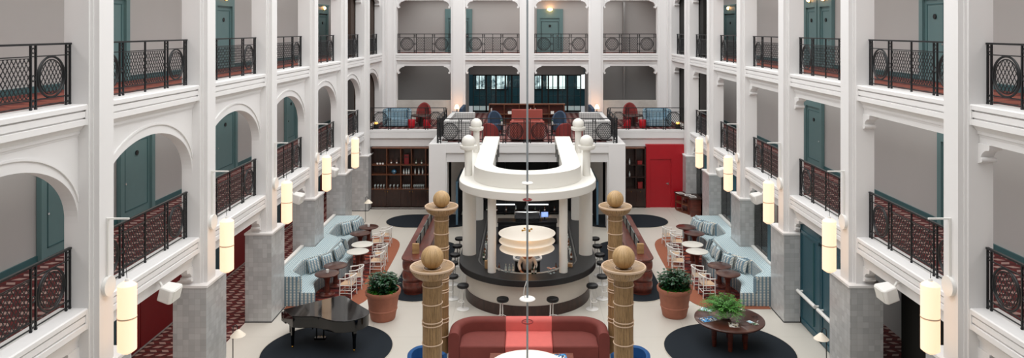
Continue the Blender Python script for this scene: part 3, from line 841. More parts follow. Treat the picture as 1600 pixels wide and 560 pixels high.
cy_ = [25.95, 26.4, 27.3, 27.8, 28.55, 30.75, 31.15, 31.6]
for s in (-1, 1):
    for i, y in enumerate(cy_):
        dy = .01; sl = (xb(y+dy)-xb(y-dy))/(2*dy)
        x = xb(y)-.15*sqrt(1+sl*sl)
        o = pp.put((s*x, y, .735), 0, 'square blue ladder cushion on the %s banquette, %s from the camera' % (SIDE[s], ORD[i].replace('nearest', 'first')), 'banquette cushions')
        o.rotation_euler = (0, s*.32, -s*math.atan(sl)+s*random.uniform(-.15, .15))

# ------------------------------------------------------------------ café tables and chairs
def cafe_table(top):
    root = empty('cafe_table'); root['category'] = 'table'
    MB().lathe([(.0, .705), (.38, .705), (.41, .715), (.42, .73), (.415, .745), (.40, .75), (0, .75)], 36).build('tabletop', M[top], root)
    MB().lathe([(.2, .02), (.19, .05), (.1, .09), (.075, .3), (.085, .5), (.16, .66), (.22, .705)], 24).build('pedestal', M['mahogany'], root)
    MB().lathe([(.26, .017), (.27, .03), (.2, .05), (0, .05)], 24).build('base', M['mahogany'], root)
    return root
tb, tw = Proto(cafe_table('tabletop')), Proto(cafe_table('stonewhite'))
TAB = [(6.78, 30.9, 0), (6.92, 29.95, 0), (6.48, 28.4, 1), (6.45, 27.5, 1), (6.86, 25.85, 0), (6.93, 25.0, 0)]
def chair():
    root = empty('spindle_armchair'); root['category'] = 'chair'      # faces +x
    w = .23
    for lx in (-.2, .2):
        for ly in (-w, w):
            top = .7 if lx > 0 else .76
            MB().tube([(lx*1.08, ly*1.05, 0), (lx, ly, .45), (lx*1.0, ly*1.02, top-.04)], .017, 8).build('leg', M['whitepaint'], root)
    MB().prism([(-.22, -.2), (.2, -.235), (.235, 0), (.2, .235), (-.22, .2)], .43, .46).build('seat', M['weave'], root, bevel=.01)
    m = MB().tube([(-.2, -.21, .435), (.2, -.24, .435), (.24, 0, .435), (.2, .24, .435), (-.2, .21, .435)], .016, 6, True); m.build('seat_frame', M['whitepaint'], root)
    arc = [(.22, -.25, .665), (.05, -.27, .675)]+[(-.02-.25*sin(pi*i/10), -.26*cos(pi*i/10), .68+.09*sin(pi*i/10)) for i in range(11)]+[(.05, .27, .675), (.22, .25, .665)]
    MB().tube(arc, .019, 8).build('arm_bow', M['whitepaint'], root)
    m = MB()
    for i in range(1, 10):
        a = pi*i/10
        m.tube([(-.02-.19*sin(a), -.2*cos(a), .45), (-.02-.25*sin(a), -.26*cos(a), .68+.09*sin(a))], .013, 5)
    m.build('back_spindles', M['whitepaint'], root)
    m = MB()
    for ly in (-w, w): m.tube([(-.21, ly*1.03, .17), (.21, ly*1.03, .17)], .011, 5).tube([(-.21, ly*1.03, .28), (.21, ly*1.03, .28)], .011, 5)
    for lx in (-.21, .21): m.tube([(lx, -w, .22), (lx, w, .22)], .011, 5)
    m.build('stretcher', M['whitepaint'], root)
    return root
ch = Proto(chair())
candle = None
for s in (-1, 1):
    for i, (x, y, wht) in enumerate(TAB):
        j = 5-i
        (tw if wht else tb).put((s*x, y, .016), 0, 'round %s pedestal café table by the %s banquette, %s from the camera' % ('white topped' if wht else 'dark brown', SIDE[s], ORD[j].replace('nearest', 'first')), 'café tables')
        ch.put((s*(x-.76), y-.12, .016), random.uniform(-.15, .15)+(0 if s > 0 else pi), 'white spindle armchair with straw seat at %s table row, %s from the camera' % (SIDE[s], ORD[j].replace('nearest', 'first')), 'white spindle armchairs')
def jar():
    r = empty('candle_jar'); r['category'] = 'candle'
    MB().lathe([(0, 0), (.05, 0), (.055, .02), (.055, .11), (.045, .11), (.045, .03), (0, .03)], 16).build('jar', M['whitepaint'], r)
    MB().cyl(0, 0, .031, .08, .042, 14).build('candle', M['paper'], r)
    return r
jp = Proto(jar())
jp.put((-6.78, 30.9, .767), 0, 'small white candle jar on the farthest left café table', 'candle jars')
jp.put((-6.93, 25.05, .767), 0, 'small white candle jar on the nearest left café table', 'candle jars')

# ------------------------------------------------------------------ dividers with glass
for s in (-1, 1):
    X0, Y0 = s*3.98, 28.0
    r = empty('divider_counter', (X0, Y0, 0), 0, 'long mahogany divider with bulging tiers and rounded ends, %s of the bar' % SIDE[s], 'counter')
    def st(w, e, z0, z1, mb): return mb.prism([(a, b) for a, b in stadium(-w, w, -3.1-e, 3.1+e, w, 12)], z0, z1)
    for t in range(3):
        m = MB(); zb = .08+t*.37; n = 6
        path = stadium(-.36, .36, -3.05, 3.05, .36, 12)
        rings = []
        for q in range(n+1):
            a = pi*q/n; off = .035*sin(a)**.6; z = zb+.36*q/n
            rings.append([(x+x/.36*off, y+(off*math.copysign(1, y)*max(0, (abs(y)-2.69)/.36)), z) for x, y in path])
        L = len(path); vs = [p for rg in rings for p in rg]; fs = [(q*L+i, q*L+(i+1) % L, (q+1)*L+(i+1) % L, (q+1)*L+i) for q in range(n) for i in range(L)]
        m.add(vs, fs).build('tier', M['dividerwood'], r)
    m = MB(); st(.35, -.06, .018, .1, m); m.build('plinth', M['dividerwood'], r)
    m = MB(); st(.42, .03, 1.19, 1.25, m); m.build('top', M['dividerwood'], r, bevel=.015)
    for i in range(5):
        ya = -2.1+i*1.02
        g = MB().box(-.02, .02, ya-.03, ya+.03, 1.25, 1.62).build('screen_post', M['iron'], r)
        MB().box(-.02, .02, ya+.86, ya+.90, 1.25, 1.62).build('screen_post', M['iron'], r)
        MB().box(-.008, .008, ya+.03, ya+.86, 1.27, 1.61).build('pane', M['frost'], g)
    MB().box(-.1, .14, -2.42, -2.3, 1.25, 1.60).build('end_block', wood('oak_block%d' % s, '#8d6c44', '#b99565', .6, 0), r, bevel=.01)

# ------------------------------------------------------------------ straw marquetry pillars
def ball_pillar(nm, mat, matb, band, H, rs, Rs, Rb, cat='column', bands=(), z0=0, flare=True):
    root = empty(nm); root['category'] = cat
    MB().lathe([(rs, z0), (rs, H-.3 if band else H-.2), (rs*1.02, H-.25 if band else H-.15)], 32).build('shaft', mat, root)
    if band: sc_ = [(rs*1.02, H-.26), (rs*1.25, H-.25), (Rs*.68, H-.215), (Rs*.82, H-.165), (Rs*.92, H-.10), (Rs*.98, H-.05), (Rs, H-.01), (Rs*.985, H+.005), (Rs*.93, H+.005), (Rs*.88, H-.01), (Rb*.7, H-.05), (0, H-.05)]
    else: sc_ = [(rs*1.02, H-.16), (rs*1.35, H-.155), (Rs*.85, H-.13), (Rs*.95, H-.10), (Rs*.96, H-.08), (Rs*.96, H-.06), (Rs, H-.055), (Rs, H+.005), (Rs*.93, H+.01), (Rs*.88, H-.01), (Rb*.7, H-.02), (0, H-.02)]
    MB().lathe(sc_, 48).build('dish', mat, root)
    MB().sph(0, 0, H+(.19 if band else .13), Rb, seg=36, rings=22).build('ball', matb, root)
    if band:
        MB().lathe([(Rs*.93, H+.004), (Rs*.97, H+.018), (Rs, H+.004), (Rs*1.005, H-.03)], 48, cap=False).build('dish_rim', band, root)
        MB().tube([(Rb*.78*cos(2*pi*i/28), Rb*.78*sin(2*pi*i/28), H-.045) for i in range(28)], .014, 6, True).build('collar', band, root)
        for z in bands:
            MB().tube([((rs+.006)*cos(2*pi*i/32), (rs+.006)*sin(2*pi*i/32), z) for i in range(32)], .014, 6, True).build('band', band, root)
    return root
bz = [.5, .9, 1.0, 1.35, 1.75, 1.82, 2.05, 2.12, 2.55, 2.95, 3.02, 3.4, 3.78]
pl = Proto(ball_pillar('straw_pillar', M['veneer'], M['veneerball'], M['rope'], 4.17, .205, .475, .24, 'column', bz))
for x, y, lab in ((-2.04, 15.35, 'nearer left of the four'), (2.02, 15.35, 'nearer right of the four'), (-2.46, 20.6, 'left one beside the sofa back'), (2.49, 20.6, 'right one beside the sofa back')):
    pl.put((x, y, .0), 0, 'straw covered pillar topped by dish and ball, '+lab, 'straw pillars')

# ------------------------------------------------------------------ the bar
YC = 25.2; YE = 31.6
def ushape(R, y1=YE, n=40, yc=YC):
    return [(-R, y1)]+[(-R*cos(pi*i/n), yc-R*sin(pi*i/n)) for i in range(n+1)]+[(R, y1)]
def uband(mb, R0, R1, z0, z1, y1=YE, n=48, mi=0):
    mid = ushape((R0+R1)/2, y1, n)
    h = abs(R1-R0)/2
    return mb.sweep(mid, [(-h, z0), (h, z0), (h, z1), (-h, z1)], mi)
bar = empty('bar_counter', (0, YC, 0), 0, 'horseshoe bar with black stone top and cream curved front under the canopy', 'bar')
def shift(mb, dx, dy):
    mb.v = [(x-dx, y-dy, z) for x, y, z in mb.v]; return mb
def barpart(name, mat, R0, R1, z0, z1, y1=YE, bevel=0, parent=bar):
    return shift(uband(MB(), R0, R1, z0, z1, y1), 0, YC).build(name, mat, parent, bevel=bevel)
barpart('bar_top', M['bartop'], 1.72, 2.37, 1.04, 1.25, bevel=.015)
barpart('bar_front', M['barbody'], 2.02, 2.13, .36, 1.04)
barpart('kick_plinth', M['walnut'], 1.98, 2.15, 0, .36)
barpart('inner_face', M['darksteel'], 1.9, 2.0, 0, 1.04)
barpart('steel_shelf', M['steel'], 1.66, 1.72, .86, 1.2)
barpart('speed_rail', M['darksteel'], 1.4, 1.66, 1.06, 1.14, y1=31.0)
barpart('rail_lip', M['whitepaint'], 1.37, 1.40, 1.06, 1.17, y1=31.0)
struct(shift(MB().prism([(x, y) for x, y in ushape(1.89, 33.6)], 0.002, .02), 0, 0), 'floor_bar', M['barfloor'], 'dark rubber floor inside the horseshoe bar', 'floor')
can = empty('bar_canopy', (0, YC, 0), 0, 'cream plaster horseshoe canopy held by columns over the bar', 'canopy')
barpart('lower_slab', M['canopy'], 1.3, 2.37, 3.76, 4.03, y1=32.3, bevel=.02, parent=can)
barpart('upper_rim', M['canopy'], 1.2, 1.86, 4.03, 4.52, y1=31.6, bevel=.01, parent=can)
for x, y, r in ((-2.06, 25.6, .24), (2.06, 25.6, .24), (-2.08, 30.3, .24), (2.08, 30.3, .24), (-1.17, 23.68, .14), (1.17, 23.68, .14)):
    MB().cyl(x, y-YC, 1.251, 3.758, r, 28).build('column', M['canopy'], can)
for s in (-1, 1):
    for q in range(3):
        MB().box(s*(1.19-.03), s*(1.19), 27.3+q*1.2-YC, 27.42+q*1.2-YC, 3.95-q*.0, 4.45).build('inner_bracket', M['dark'], can)
bp = ball_pillar('canopy_finial', M['canopy'], M['canopy'], None, 1.06, .135, .305, .24, 'finial')
bpp = Proto(bp)
for x, y, lab in ((-2.09, 25.6, 'front left'), (2.09, 25.6, 'front right'), (-2.14, 30.4, 'rear left'), (2.14, 30.4, 'rear right')):
    bpp.put((x, y, 4.031), 0, 'cream ball finial standing on the bar canopy, '+lab, 'canopy finials')

def stool():
    root = empty('bar_stool'); root['category'] = 'stool'
    MB().lathe([(0, 0), (.2, 0), (.21, .015), (.19, .03), (.04, .045), (0, .045)], 28).build('base', M['whitepaint'], root)
    MB().cyl(0, 0, .04, .72, .022, 12).build('pole', M['chrome'], root)
    MB().tube([(-.12, -.03, .28), (-.1, -.13, .28), (0, -.17, .28), (.1, -.13, .28), (.12, -.03, .28)], .012, 6).tube([(-.12, -.03, .28), (0, 0, .3), (.12, -.03, .28)], .01, 6).build('footrest', M['whitepaint'], root)
    MB().lathe([(0, .72), (.17, .72), (.19, .74), (.195, .78), (.18, .815), (.1, .83), (0, .832)], 28).build('seat', M['cushionblack'], root)
    MB().tube([(-.09, 0, .03), (-.07, 0, .72)], .02, 8).build('support', M['whitepaint'], root)
    return root
stl = Proto(stool())
ST = [(.78, 22.55, 'front'), (2.12, 23.75, 'corner'), (2.55, 24.65, 'second'), (2.68, 26.05, 'third'), (2.7, 27.0, 'fourth'), (2.72, 28.1, 'fifth'), (2.72, 29.1, 'sixth')]
for s in (-1, 1):
    for i, (x, y, nm) in enumerate(ST):
        stl.put((s*x, y, 0), math.atan2(YC-y if y < YC else 0, -s*x)-pi/2, 'black topped bar stool on the %s of the bar, %s counting from the front centre' % (SIDE[s], ORD[i].replace('nearest', 'first')), 'bar stools')

# bottles and glasses
def bottle(mat, h=.3, r=.038, cap='dark'):
    root = empty('bottle'); root['category'] = 'bottle'
    MB().lathe([(0, 0), (r, 0), (r, h*.58), (r*.8, h*.66), (r*.34, h*.76), (r*.32, h*.95), (0, h*.95)], 12).build('glass_body', M[mat], root)
    MB().cyl(0, 0, h*.94, h, r*.4, 8).build('cap', M[cap], root)
    MB().cyl(0, 0, h*.2, h*.45, r*1.02, 12).build('paper_label', M['paper'], root)
    return root
BT = [Proto(bottle('g_green')), Proto(bottle('g_amber', .31)), Proto(bottle('g_clear', .28, .04, 'whitepaint')), Proto(bottle('g_amber', .26, .045, 'gold')), Proto(bottle('g_clear', .33, .035))]
BN = ['green', 'tall amber', 'pale white capped', 'short amber brass capped', 'tall pale']
def glass_stem():
    root = empty('wine_glass'); root['category'] = 'glass'
    MB().lathe([(0, 0), (.035, 0), (.035, .004), (.005, .01), (.005, .09), (.03, .11), (.038, .15), (.032, .2)], 12).build('bowl', M['g_clear'], root)
    return root
gp = Proto(glass_stem())
cnt = {}
def put_bottle(t, loc, where, group):
    key = (t, where); cnt[key] = cnt.get(key, 0)+1
    BT[t].put(loc, random.random()*6, '%s bottle %s' % (BN[t], where), group)
rb = random.Random(3)
for s in (-1, 1):
    for i in range(18):
        y = 25.3+i*.31
        t = (i*3+(s > 0)) % 5
        put_bottle(t, (s*1.53, y, 1.142), 'in the %s inner bar rail, %s from the front' % (SIDE[s], ['first', 'second', 'third', 'fourth', 'fifth', 'sixth', 'seventh', 'eighth', 'ninth', 'tenth', 'eleventh', 'twelfth', 'thirteenth', 'fourteenth', 'fifteenth', 'sixteenth', 'seventeenth', 'eighteenth'][i]), 'bottles in the bar rail')
for i, x in enumerate((-.72, -.60, -.49)):
    put_bottle(2, (x, 23.95, 1.142), 'in a row of three behind the front bar edge, %s' % ['left', 'middle', 'right'][i], 'bottles at the front rail')
for i, (x, t) in enumerate(((.16, 0), (.26, 0))):
    put_bottle(t, (x, 23.78, 1.142), 'beside the bartender, %s' % ['left', 'right'][i], 'bottles at the front rail')
for i, a in enumerate((28, 34, 40, 46, 52)):
    for s in (-1, 1):
        R = 1.53; an = radians(a)
        put_bottle((i+2) % 5, (s*R*cos(an), YC-R*sin(an), 1.142), 'in the curved %s front bar rail, %s of five' % (SIDE[s], ['first', 'second', 'third', 'fourth', 'fifth'][i]), 'bottles in the curved rail')
def cocktail(c):
    root = empty('cocktail_glass'); root['category'] = 'glass'
    MB().lathe([(0, 0), (.04, 0), (.006, .01), (.006, .09), (.06, .16), (.055, .16), (.0, .1)], 16).build('glass_bowl', M['g_clear'], root)
    MB().lathe([(0, .1), (.05, .152), (0, .156)], 14).build('drink', M[c], root)
    return root
cp = Proto(cocktail('orange'))
for i, (x, y) in enumerate(((.75, 23.52), (.86, 23.6), (.68, 23.62))):
    cp.put((x, y, 1.251), 0, 'orange cocktail on the bar top, %s of three' % ['front', 'right', 'left'][i], 'orange cocktails')
b = empty('paper_bag', (-1.33, 24.05, 1.251), .3, 'brown paper bag on the bar top by the left thin column', 'bag')
MB().prism([(-.09, -.06), (.09, -.06), (.09, .06), (-.09, .06)], 0, .26).build('bag_body', M['bagpaper'], b, bevel=.01)
MB().tube([(-.04, -.05, .26), (-.03, -.05, .32), (.03, -.05, .32), (.04, -.05, .26)], .005, 5).build('handle', M['bagpaper'], b)
b = empty('napkin_holder', (1.42, 24.2, 1.251), -.3, 'small wooden napkin holder on the bar top by the right thin column', 'holder')
MB().box(-.08, .08, -.06, .06, 0, .02).box(-.08, .08, -.06, -.045, 0, .12).box(-.08, .08, .045, .06, 0, .12).build('holder', M['bagpaper'], b)
MB().box(-.07, .07, -.04, .04, .021, .1).build('napkins', M['paper'], b)

# drinks station behind the bartender
b = empty('ice_station', (0, 25.35, .02), 0, 'black drinks station with white rounded rim behind the bartender', 'bar equipment')
MB().prism(stadium(-.44, .44, -.25, .3, .2), 0, 1.14).build('body', M['dark'], b)
m = MB(); pth = stadium(-.47, .47, -.28, .33, .22); m.tube([(x, y, 1.16) for x, y in pth], .045, 8, True); m.build('rim', M['whitepaint'], b)
MB().prism(stadium(-.4, .4, -.2, .25, .18), 1.14, 1.15).build('top', M['steel'], b)
# espresso machine and rear counter
b = empty('rear_counter', (0, 31.2, .02), 0, 'dark steel rear counter closing the back of the bar', 'counter')
MB().box(-1.25, 1.25, -.3, .3, 0, .9).build('body', M['dark'], b)
MB().box(-1.28, 1.28, -.33, .33, .9, .95).build('top', M['darksteel'], b, bevel=.01)
for q in range(4): MB().box(-1.2+q*.61, -.63+q*.61, -.32, -.3, .1, .8).build('door', M['darksteel'], b, bevel=.01)
b = empty('espresso_machine', (0, 31.15, .972), 0, 'chrome coffee machine on the rear bar counter', 'coffee machine')
MB().box(-.55, .55, -.22, .22, .1, .42).build('body', M['chrome'], b, bevel=.04)
MB().box(-.5, .5, -.28, .2, 0, .06).build('drip_tray', M['darksteel'], b)
MB().box(-.5, -.4, -.1, .1, .0, .1).box(.4, .5, -.1, .1, 0, .1).build('foot', M['dark'], b)
for x in (-.3, 0, .3): MB().cyl(x, -.2, .06, .14, .035, 12).tube([(x, -.2, .1), (x, -.34, .09)], .014, 6).build('group_head', M['dark'], b)
b = empty('back_bar_shelving', (0, 36.0, .0), 0, 'dark back bar shelving with lit shelves under the mezzanine', 'shelving')
for i, z in enumerate((.1, .75, 1.4, 2.05)):
    MB().box(-2.2, 2.2, -.2, .2, z, z+.04).build('shelf', M['darksteel'], b)
for x in (-2.2, -1.1, 0, 1.1, 2.2): MB().box(x-.02, x+.02, -.2, .2, 0, 2.6).build('upright', M['iron'], b)
MB().box(-2.2, 2.2, .2, .23, 0, 2.6).build('back_panel', M['dark'], b)
for x, z in ((-1.1, .5), (.55, .5), (-.2, 1.05), (1.1, 1.05)): MB().box(x-.5, x+.5, -.22, -.2, z, z+.05).build('light_strip', M['tubewhite'], b)
for i in range(26):
    z = (.14, .79, 1.44)[i % 3]; x = -2.0+i*.16
    put_bottle(i % 5, (x, 35.95, z+.001), 'on back bar shelving, column %s, %s shelf' % (['one', 'two', 'three', 'four', 'five', 'six', 'seven', 'eight', 'nine'][i//3], ['bottom', 'middle', 'upper'][i % 3]), 'bottles on the back bar shelving')
for i, (x, z) in enumerate(((-1.5, 1.96), (-.7, 1.96), (.9, 1.96), (1.6, 1.3))):
    k = empty('shelf_lamp', (x, 35.8, z-.52), 0, 'small amber glowing lamp on the back bar shelving, %s of four' % ['first', 'second', 'third', 'fourth'][i], 'lamp', 'amber shelf lamps')
    MB().cyl(0, 0, .001, .02, .05, 12).cyl(0, 0, .02, .12, .012, 8).build('base', M['gold'], k); MB().sph(0, 0, .17, .06, seg=12, rings=8).build('lamp_shade', M['lampin'], k)
b = empty('till_screen', (.75, 31.2, .972), .1, 'small blue lit till screen on the rear counter', 'screen')
MB().box(-.16, .16, -.02, .02, .12, .36).build('bezel', M['dark'], b)
MB().box(-.145, .145, -.024, -.02, .135, .345).build('display', M['screenblue'], b)
MB().cyl(0, .0, 0, .13, .03, 10).cyl(0, 0, 0, .015, .1, 16).build('stand', M['dark'], b)
# navy screens under the mezzanine
for s in (-1, 1):
    b = empty('folding_screen', (s*3.3, 35.6, 0.016), 0, 'tall navy screen with pale blue top rail, %s behind the bar' % SIDE[s], 'screen')
    MB().box(-.03, .03, -1.6, 1.6, 0, 1.95).build('panel', M['navy'], b)
    MB().box(-.06, .06, -1.62, 1.62, 1.95, 2.01).box(-.05, .05, -1.65, -1.6, 0, 1.95).build('frame', plain('pale_blue_rail%d' % s, '#5f7f94', .4), b)

# pendants
def disc_lamp(nm, tiers, zt, lab, loc, rod_top, rodr=.02, R=.94):
    root = empty(nm, loc, 0, lab, 'lamp')
    for i in range(tiers):
        z = -i*.25; r = R*(1-.015*i)
        pr = [(.10, .085), (.35*r, .075), (.7*r, .045), (.93*r, .012), (r, 0), (.93*r, -.022), (.7*r, -.055), (.35*r, -.085), (.10, -.095)]
        MB().lathe([(a, b_+z) for a, b_ in pr], 64).build('lamp_disc', M['shade'], root)
    for i in range(tiers):
        MB().lathe([(.0, -.06), (.05, -.05), (.07, 0), (.05, .05), (0, .06)], 14, (0, 0, -i*.25-.125)).build('bulb', M['bulb'], root)
        for k in range(4):
            a = k*pi/2+.5
            MB().sph(.17*cos(a), .17*sin(a), .10-i*.25, .035, seg=10, rings=6).tube([(.17*cos(a), .17*sin(a), .1-i*.25), (.05*cos(a), .05*sin(a), .09-i*.25)], .01, 5).build('brass_stud', M['gold'], root)
    MB().cyl(0, 0, -tiers*.25+.1, rod_top-loc[2], rodr, 12).build('rod', M['rod'], root)
    return root
M['bulb'] = emis('warm_bulb', '#ffb878', 32)
disc_lamp('disc_chandelier', 3, 0, 'three tiered white disc chandelier glowing over the bar', (-.02, 23.9, 2.47), TOPZ, .012)
lr = disc_lamp('disc_chandelier', 2, 0, 'white disc chandelier on a long rod over the coffee table', (-.02, 17.1, 1.2), TOPZ, .024)
for z, r, mt, nm in ((5.56, .14, 'whitepaint', 'white_disc'), (2.82, .19, 'whitepaint', 'white_disc')):
    MB().lathe([(.02, -.015), (r*.9, -.015), (r, 0), (r*.9, .02), (.02, .035)], 28, (0, 0, z-1.2)).build(nm, M[mt], lr)
for z, r in ((5.17, .10), (2.28, .13)):
    MB().tube([(r*cos(2*pi*i/24), r*sin(2*pi*i/24), z-1.2) for i in range(24)], .014, 6, True).tube([(-r, 0, z-1.2), (r, 0, z-1.2)], .006, 5).build('red_ring', M['bookred'], lr)
MB().tube([(-.02, -.03, 3.25-1.2), (-.07, -.05, 3.1-1.2), (-.09, -.05, 2.95-1.2), (-.05, -.03, 2.85-1.2)], .009, 6).build('cord', M['whitepaint'], lr)

# ------------------------------------------------------------------ bartender
def person(loc, rz, lab):
    root = empty('person', loc, rz, lab, 'person')
    # joints (x right, y back, z up) ; faces -y, leaning forward over the rail
    J = [((0, 0, .93), .135), ((0, -.03, 1.1), .125), ((0, -.1, 1.28), .15), ((0, -.17, 1.40), .11), ((0, -.2, 1.47), .055), ((0, -.24, 1.54), .075), ((0, -.27, 1.64), .09), ((0, -.27, 1.70), .07),
         ((-.19, -.15, 1.38), .06), ((-.30, -.22, 1.15), .045), ((-.24, -.42, 1.02), .034), ((-.2, -.5, 1.0), .03),
         ((.19, -.15, 1.38), .06), ((.30, -.22, 1.15), .045), ((.22, -.42, 1.04), .034), ((.17, -.5, 1.02), .03),
         ((-.1, 0, .86), .1), ((-.12, -.02, .48), .065), ((-.12, .03, .1), .045), ((-.12, -.12, .04), .04),
         ((.1, 0, .86), .1), ((.12, -.02, .48), .065), ((.12, .03, .1), .045), ((.12, -.12, .04), .04)]
    E = [(0, 1), (1, 2), (2, 3), (3, 4), (4, 5), (5, 6), (6, 7), (3, 8), (8, 9), (9, 10), (10, 11), (3, 12), (12, 13), (13, 14), (14, 15), (0, 16), (16, 17), (17, 18), (18, 19), (0, 20), (20, 21), (21, 22), (22, 23)]
    def skin(name, js, es, mat, rs=1.0):
        me = bpy.data.meshes.new(name); me.from_pydata([j[0] for j in js], es, []); me.materials.append(mat)
        o = bpy.data.objects.new(name, me); COL.objects.link(o); o.parent = root
        sk = o.modifiers.new('Skin', 'SKIN'); sk.use_smooth_shade = True
        for i, j in enumerate(js):
            v = me.skin_vertices[0].data[i]; v.radius = (j[1]*rs, j[1]*rs); v.use_root = (i == 0)
        o.modifiers.new('Sub', 'SUBSURF').render_levels = 2
        return o
    skin('body', J, E, M['skin'])
    skin('shirt', [J[i] for i in (0, 1, 2, 3, 8, 9, 10, 12, 13, 14)], [(0, 1), (1, 2), (2, 3), (3, 4), (4, 5), (5, 6), (3, 7), (7, 8), (8, 9)], M['shirt'], 1.38)
    skin('trousers', [J[i] for i in (0, 16, 17, 18, 20, 21, 22)], [(0, 1), (1, 2), (2, 3), (0, 4), (4, 5), (5, 6)], M['trouser'], 1.15)
    MB().sph(0, -.25, 1.67, .1, .085).build('hair', M['hair'], root)
    for s in (-1, 1):
        bx, by, bz_ = (s*.19, -.5, 1.01)
        for k in range(4):
            dx = (-.03+.02*k)
            L = [.065, .075, .07, .055][k]
            skin('finger', [((bx+dx*.7, by, bz_), .01), ((bx+dx, by-.045, bz_-.005), .009), ((bx+dx, by-.045-L*.6, bz_-.02), .008), ((bx+dx, by-.045-L, bz_-.04), .007)], [(0, 1), (1, 2), (2, 3)], M['skin'])
        skin('thumb', [((bx-s*.02, by, bz_), .011), ((bx-s*.05, by-.03, bz_-.01), .01), ((bx-s*.055, by-.07, bz_-.02), .008)], [(0, 1), (1, 2)], M['skin'])
    return root
person((0.0, 24.85, .02), 0, 'bartender in white shirt bending over the front rail inside the bar')

# ------------------------------------------------------------------ sofa in front
sf = empty('curved_sofa', (0.03, 20.7, 0), 0, 'long oxblood velvet sofa with coral middle section and rounded ends before the bar', 'sofa')
def roundsec(w, z0, z1, r=.12, n=5):
    p = [(-w/2, z0), (w/2, z0)]
    for i in range(n+1): a = pi/2*i/n; p.append((w/2-r+r*cos(a), z1-r+r*sin(a)))
    for i in range(n+1): a = pi/2+pi/2*i/n; p.append((-w/2+r+r*cos(a), z1-r+r*sin(a)))
    return p
W = 2.08; Rr = .62; yb_ = .42
def arcp(cx, cy, r, a0, a1, n=10): return [(cx+r*cos(a0+(a1-a0)*i/n), cy+r*sin(a0+(a1-a0)*i/n)) for i in range(n+1)]
left = [(-W, -.72), (-W, -.5), (-W, -.2)]+arcp(-W+Rr, yb_-Rr, Rr, pi, pi/2)+[(-1.0, yb_), (-.665, yb_)]
right = [(-x, y) for x, y in reversed(left)]
MB().sweep(left, roundsec(.3, .08, .8)).build('left_back', M['sofadark'], sf)
MB().sweep(right, roundsec(.3, .08, .8)).build('right_back', M['sofadark'], sf)
MB().sweep([(-.665, yb_), (0, yb_), (.665, yb_)], roundsec(.3, .08, .8)).build('middle_back', M['sofapink'], sf)
sl = [(-W+.15, -.75), (-.665, -.75), (-.665, yb_-.14)]+[(x, y) for x, y in arcp(-W+Rr, yb_-Rr, Rr-.14, pi/2, pi)]
MB().prism(sl, .08, .45).build('left_seat', M['sofadark'], sf, bevel=.04)
MB().prism([(-x, y) for x, y in reversed(sl)], .08, .45).build('right_seat', M['sofadark'], sf, bevel=.04)
MB().box(-.66, .66, -.75, yb_-.14, .08, .45).build('middle_seat', M['sofapink'], sf, bevel=.04)
MB().box(-1.9, 1.9, -.65, .4, 0, .08).build('plinth', M['dark'], sf)
# coffee table
ct = empty('coffee_table', (.1, 18.95, 0), 0, 'low brown coffee table in front of the curved sofa', 'table')
MB().box(-1.12, 1.12, -.62, .62, .38, .44).build('tabletop', wood('coffee_wood', '#5b2c20', '#8a4a35', .4, .2), ct, bevel=.01)
for x in (-1, 1):
    for y in (-.52, .52): MB().box(x-.06, x+.06, y-.05, y+.05, 0, .38).build('leg', M['mahogany'], ct)
def magazine(loc, rz, mat, lab, w=.24, h=.32, t=.012):
    r = empty('magazine', loc, rz, lab, 'magazine')
    MB().box(-w/2, w/2, -h/2, h/2, .001, t).build('pages', M['paper'], r)
    MB().box(-w/2-.003, w/2+.003, -h/2-.003, h/2+.003, t, t+.003).build('cover', M[mat], r)
magazine((.78, 19.3, .441), .1, 'mag1', 'magazine with blue cover on the coffee table', .5, .3)
# blue armchairs at the frame bottom
def tub(mat, nm='tub_armchair', R=.42, H=.75, seat=.42, legs=True, tall=0, thick=.11):
    root = empty(nm); root['category'] = 'armchair'     # back towards +y
    n = 28; vs = []; fs = []
    rows = 7
    for i in range(n+1):
        a = -pi*.12+(pi*1.24)*i/n
        hh = H-.14*(1-max(0, sin(a)))+tall*max(0, sin(a))**1.5 if tall == 0 else seat-.06+(H-seat+.06)*max(0.0, sin(a))**.5
        for ro, zz in ((R-thick, .1), (R-thick, hh-.04), (R-thick/2, hh), (R, hh-.04), (R, .1)):
            vs.append((ro*cos(a), ro*sin(a), zz))
    for i in range(n):
        for k in range(5):
            k2 = (k+1) % 5; fs.append((i*5+k, i*5+k2, (i+1)*5+k2, (i+1)*5+k))
    fs.append((0, 1, 2, 3, 4)); fs.append(tuple(n*5+k for k in (4, 3, 2, 1, 0)))
    MB().add(vs, fs).build('backrest', mat, root)
    MB().lathe([(0, .1), (R-thick-.01, .1), (R-thick-.005, seat-.04), (R-thick-.04, seat), (0, seat+.015)], 28).build('seat', mat, root)
    for k in range(4):
        a = pi/4+k*pi/2; MB().cyl((R-.14)*cos(a), (R-.14)*sin(a), 0, .11, .025, 10, .03).build('leg', M['walnut'], root)
    return root
ba = Proto(tub(M['blue'], R=.54, H=.74))
ba.put((-2.62, 18.95, 0), .9, 'cobalt blue tub armchair behind the nearer left pillar', 'cobalt armchairs')
ba.put((2.66, 18.95, 0), -.9, 'cobalt blue tub armchair behind the nearer right pillar', 'cobalt armchairs')

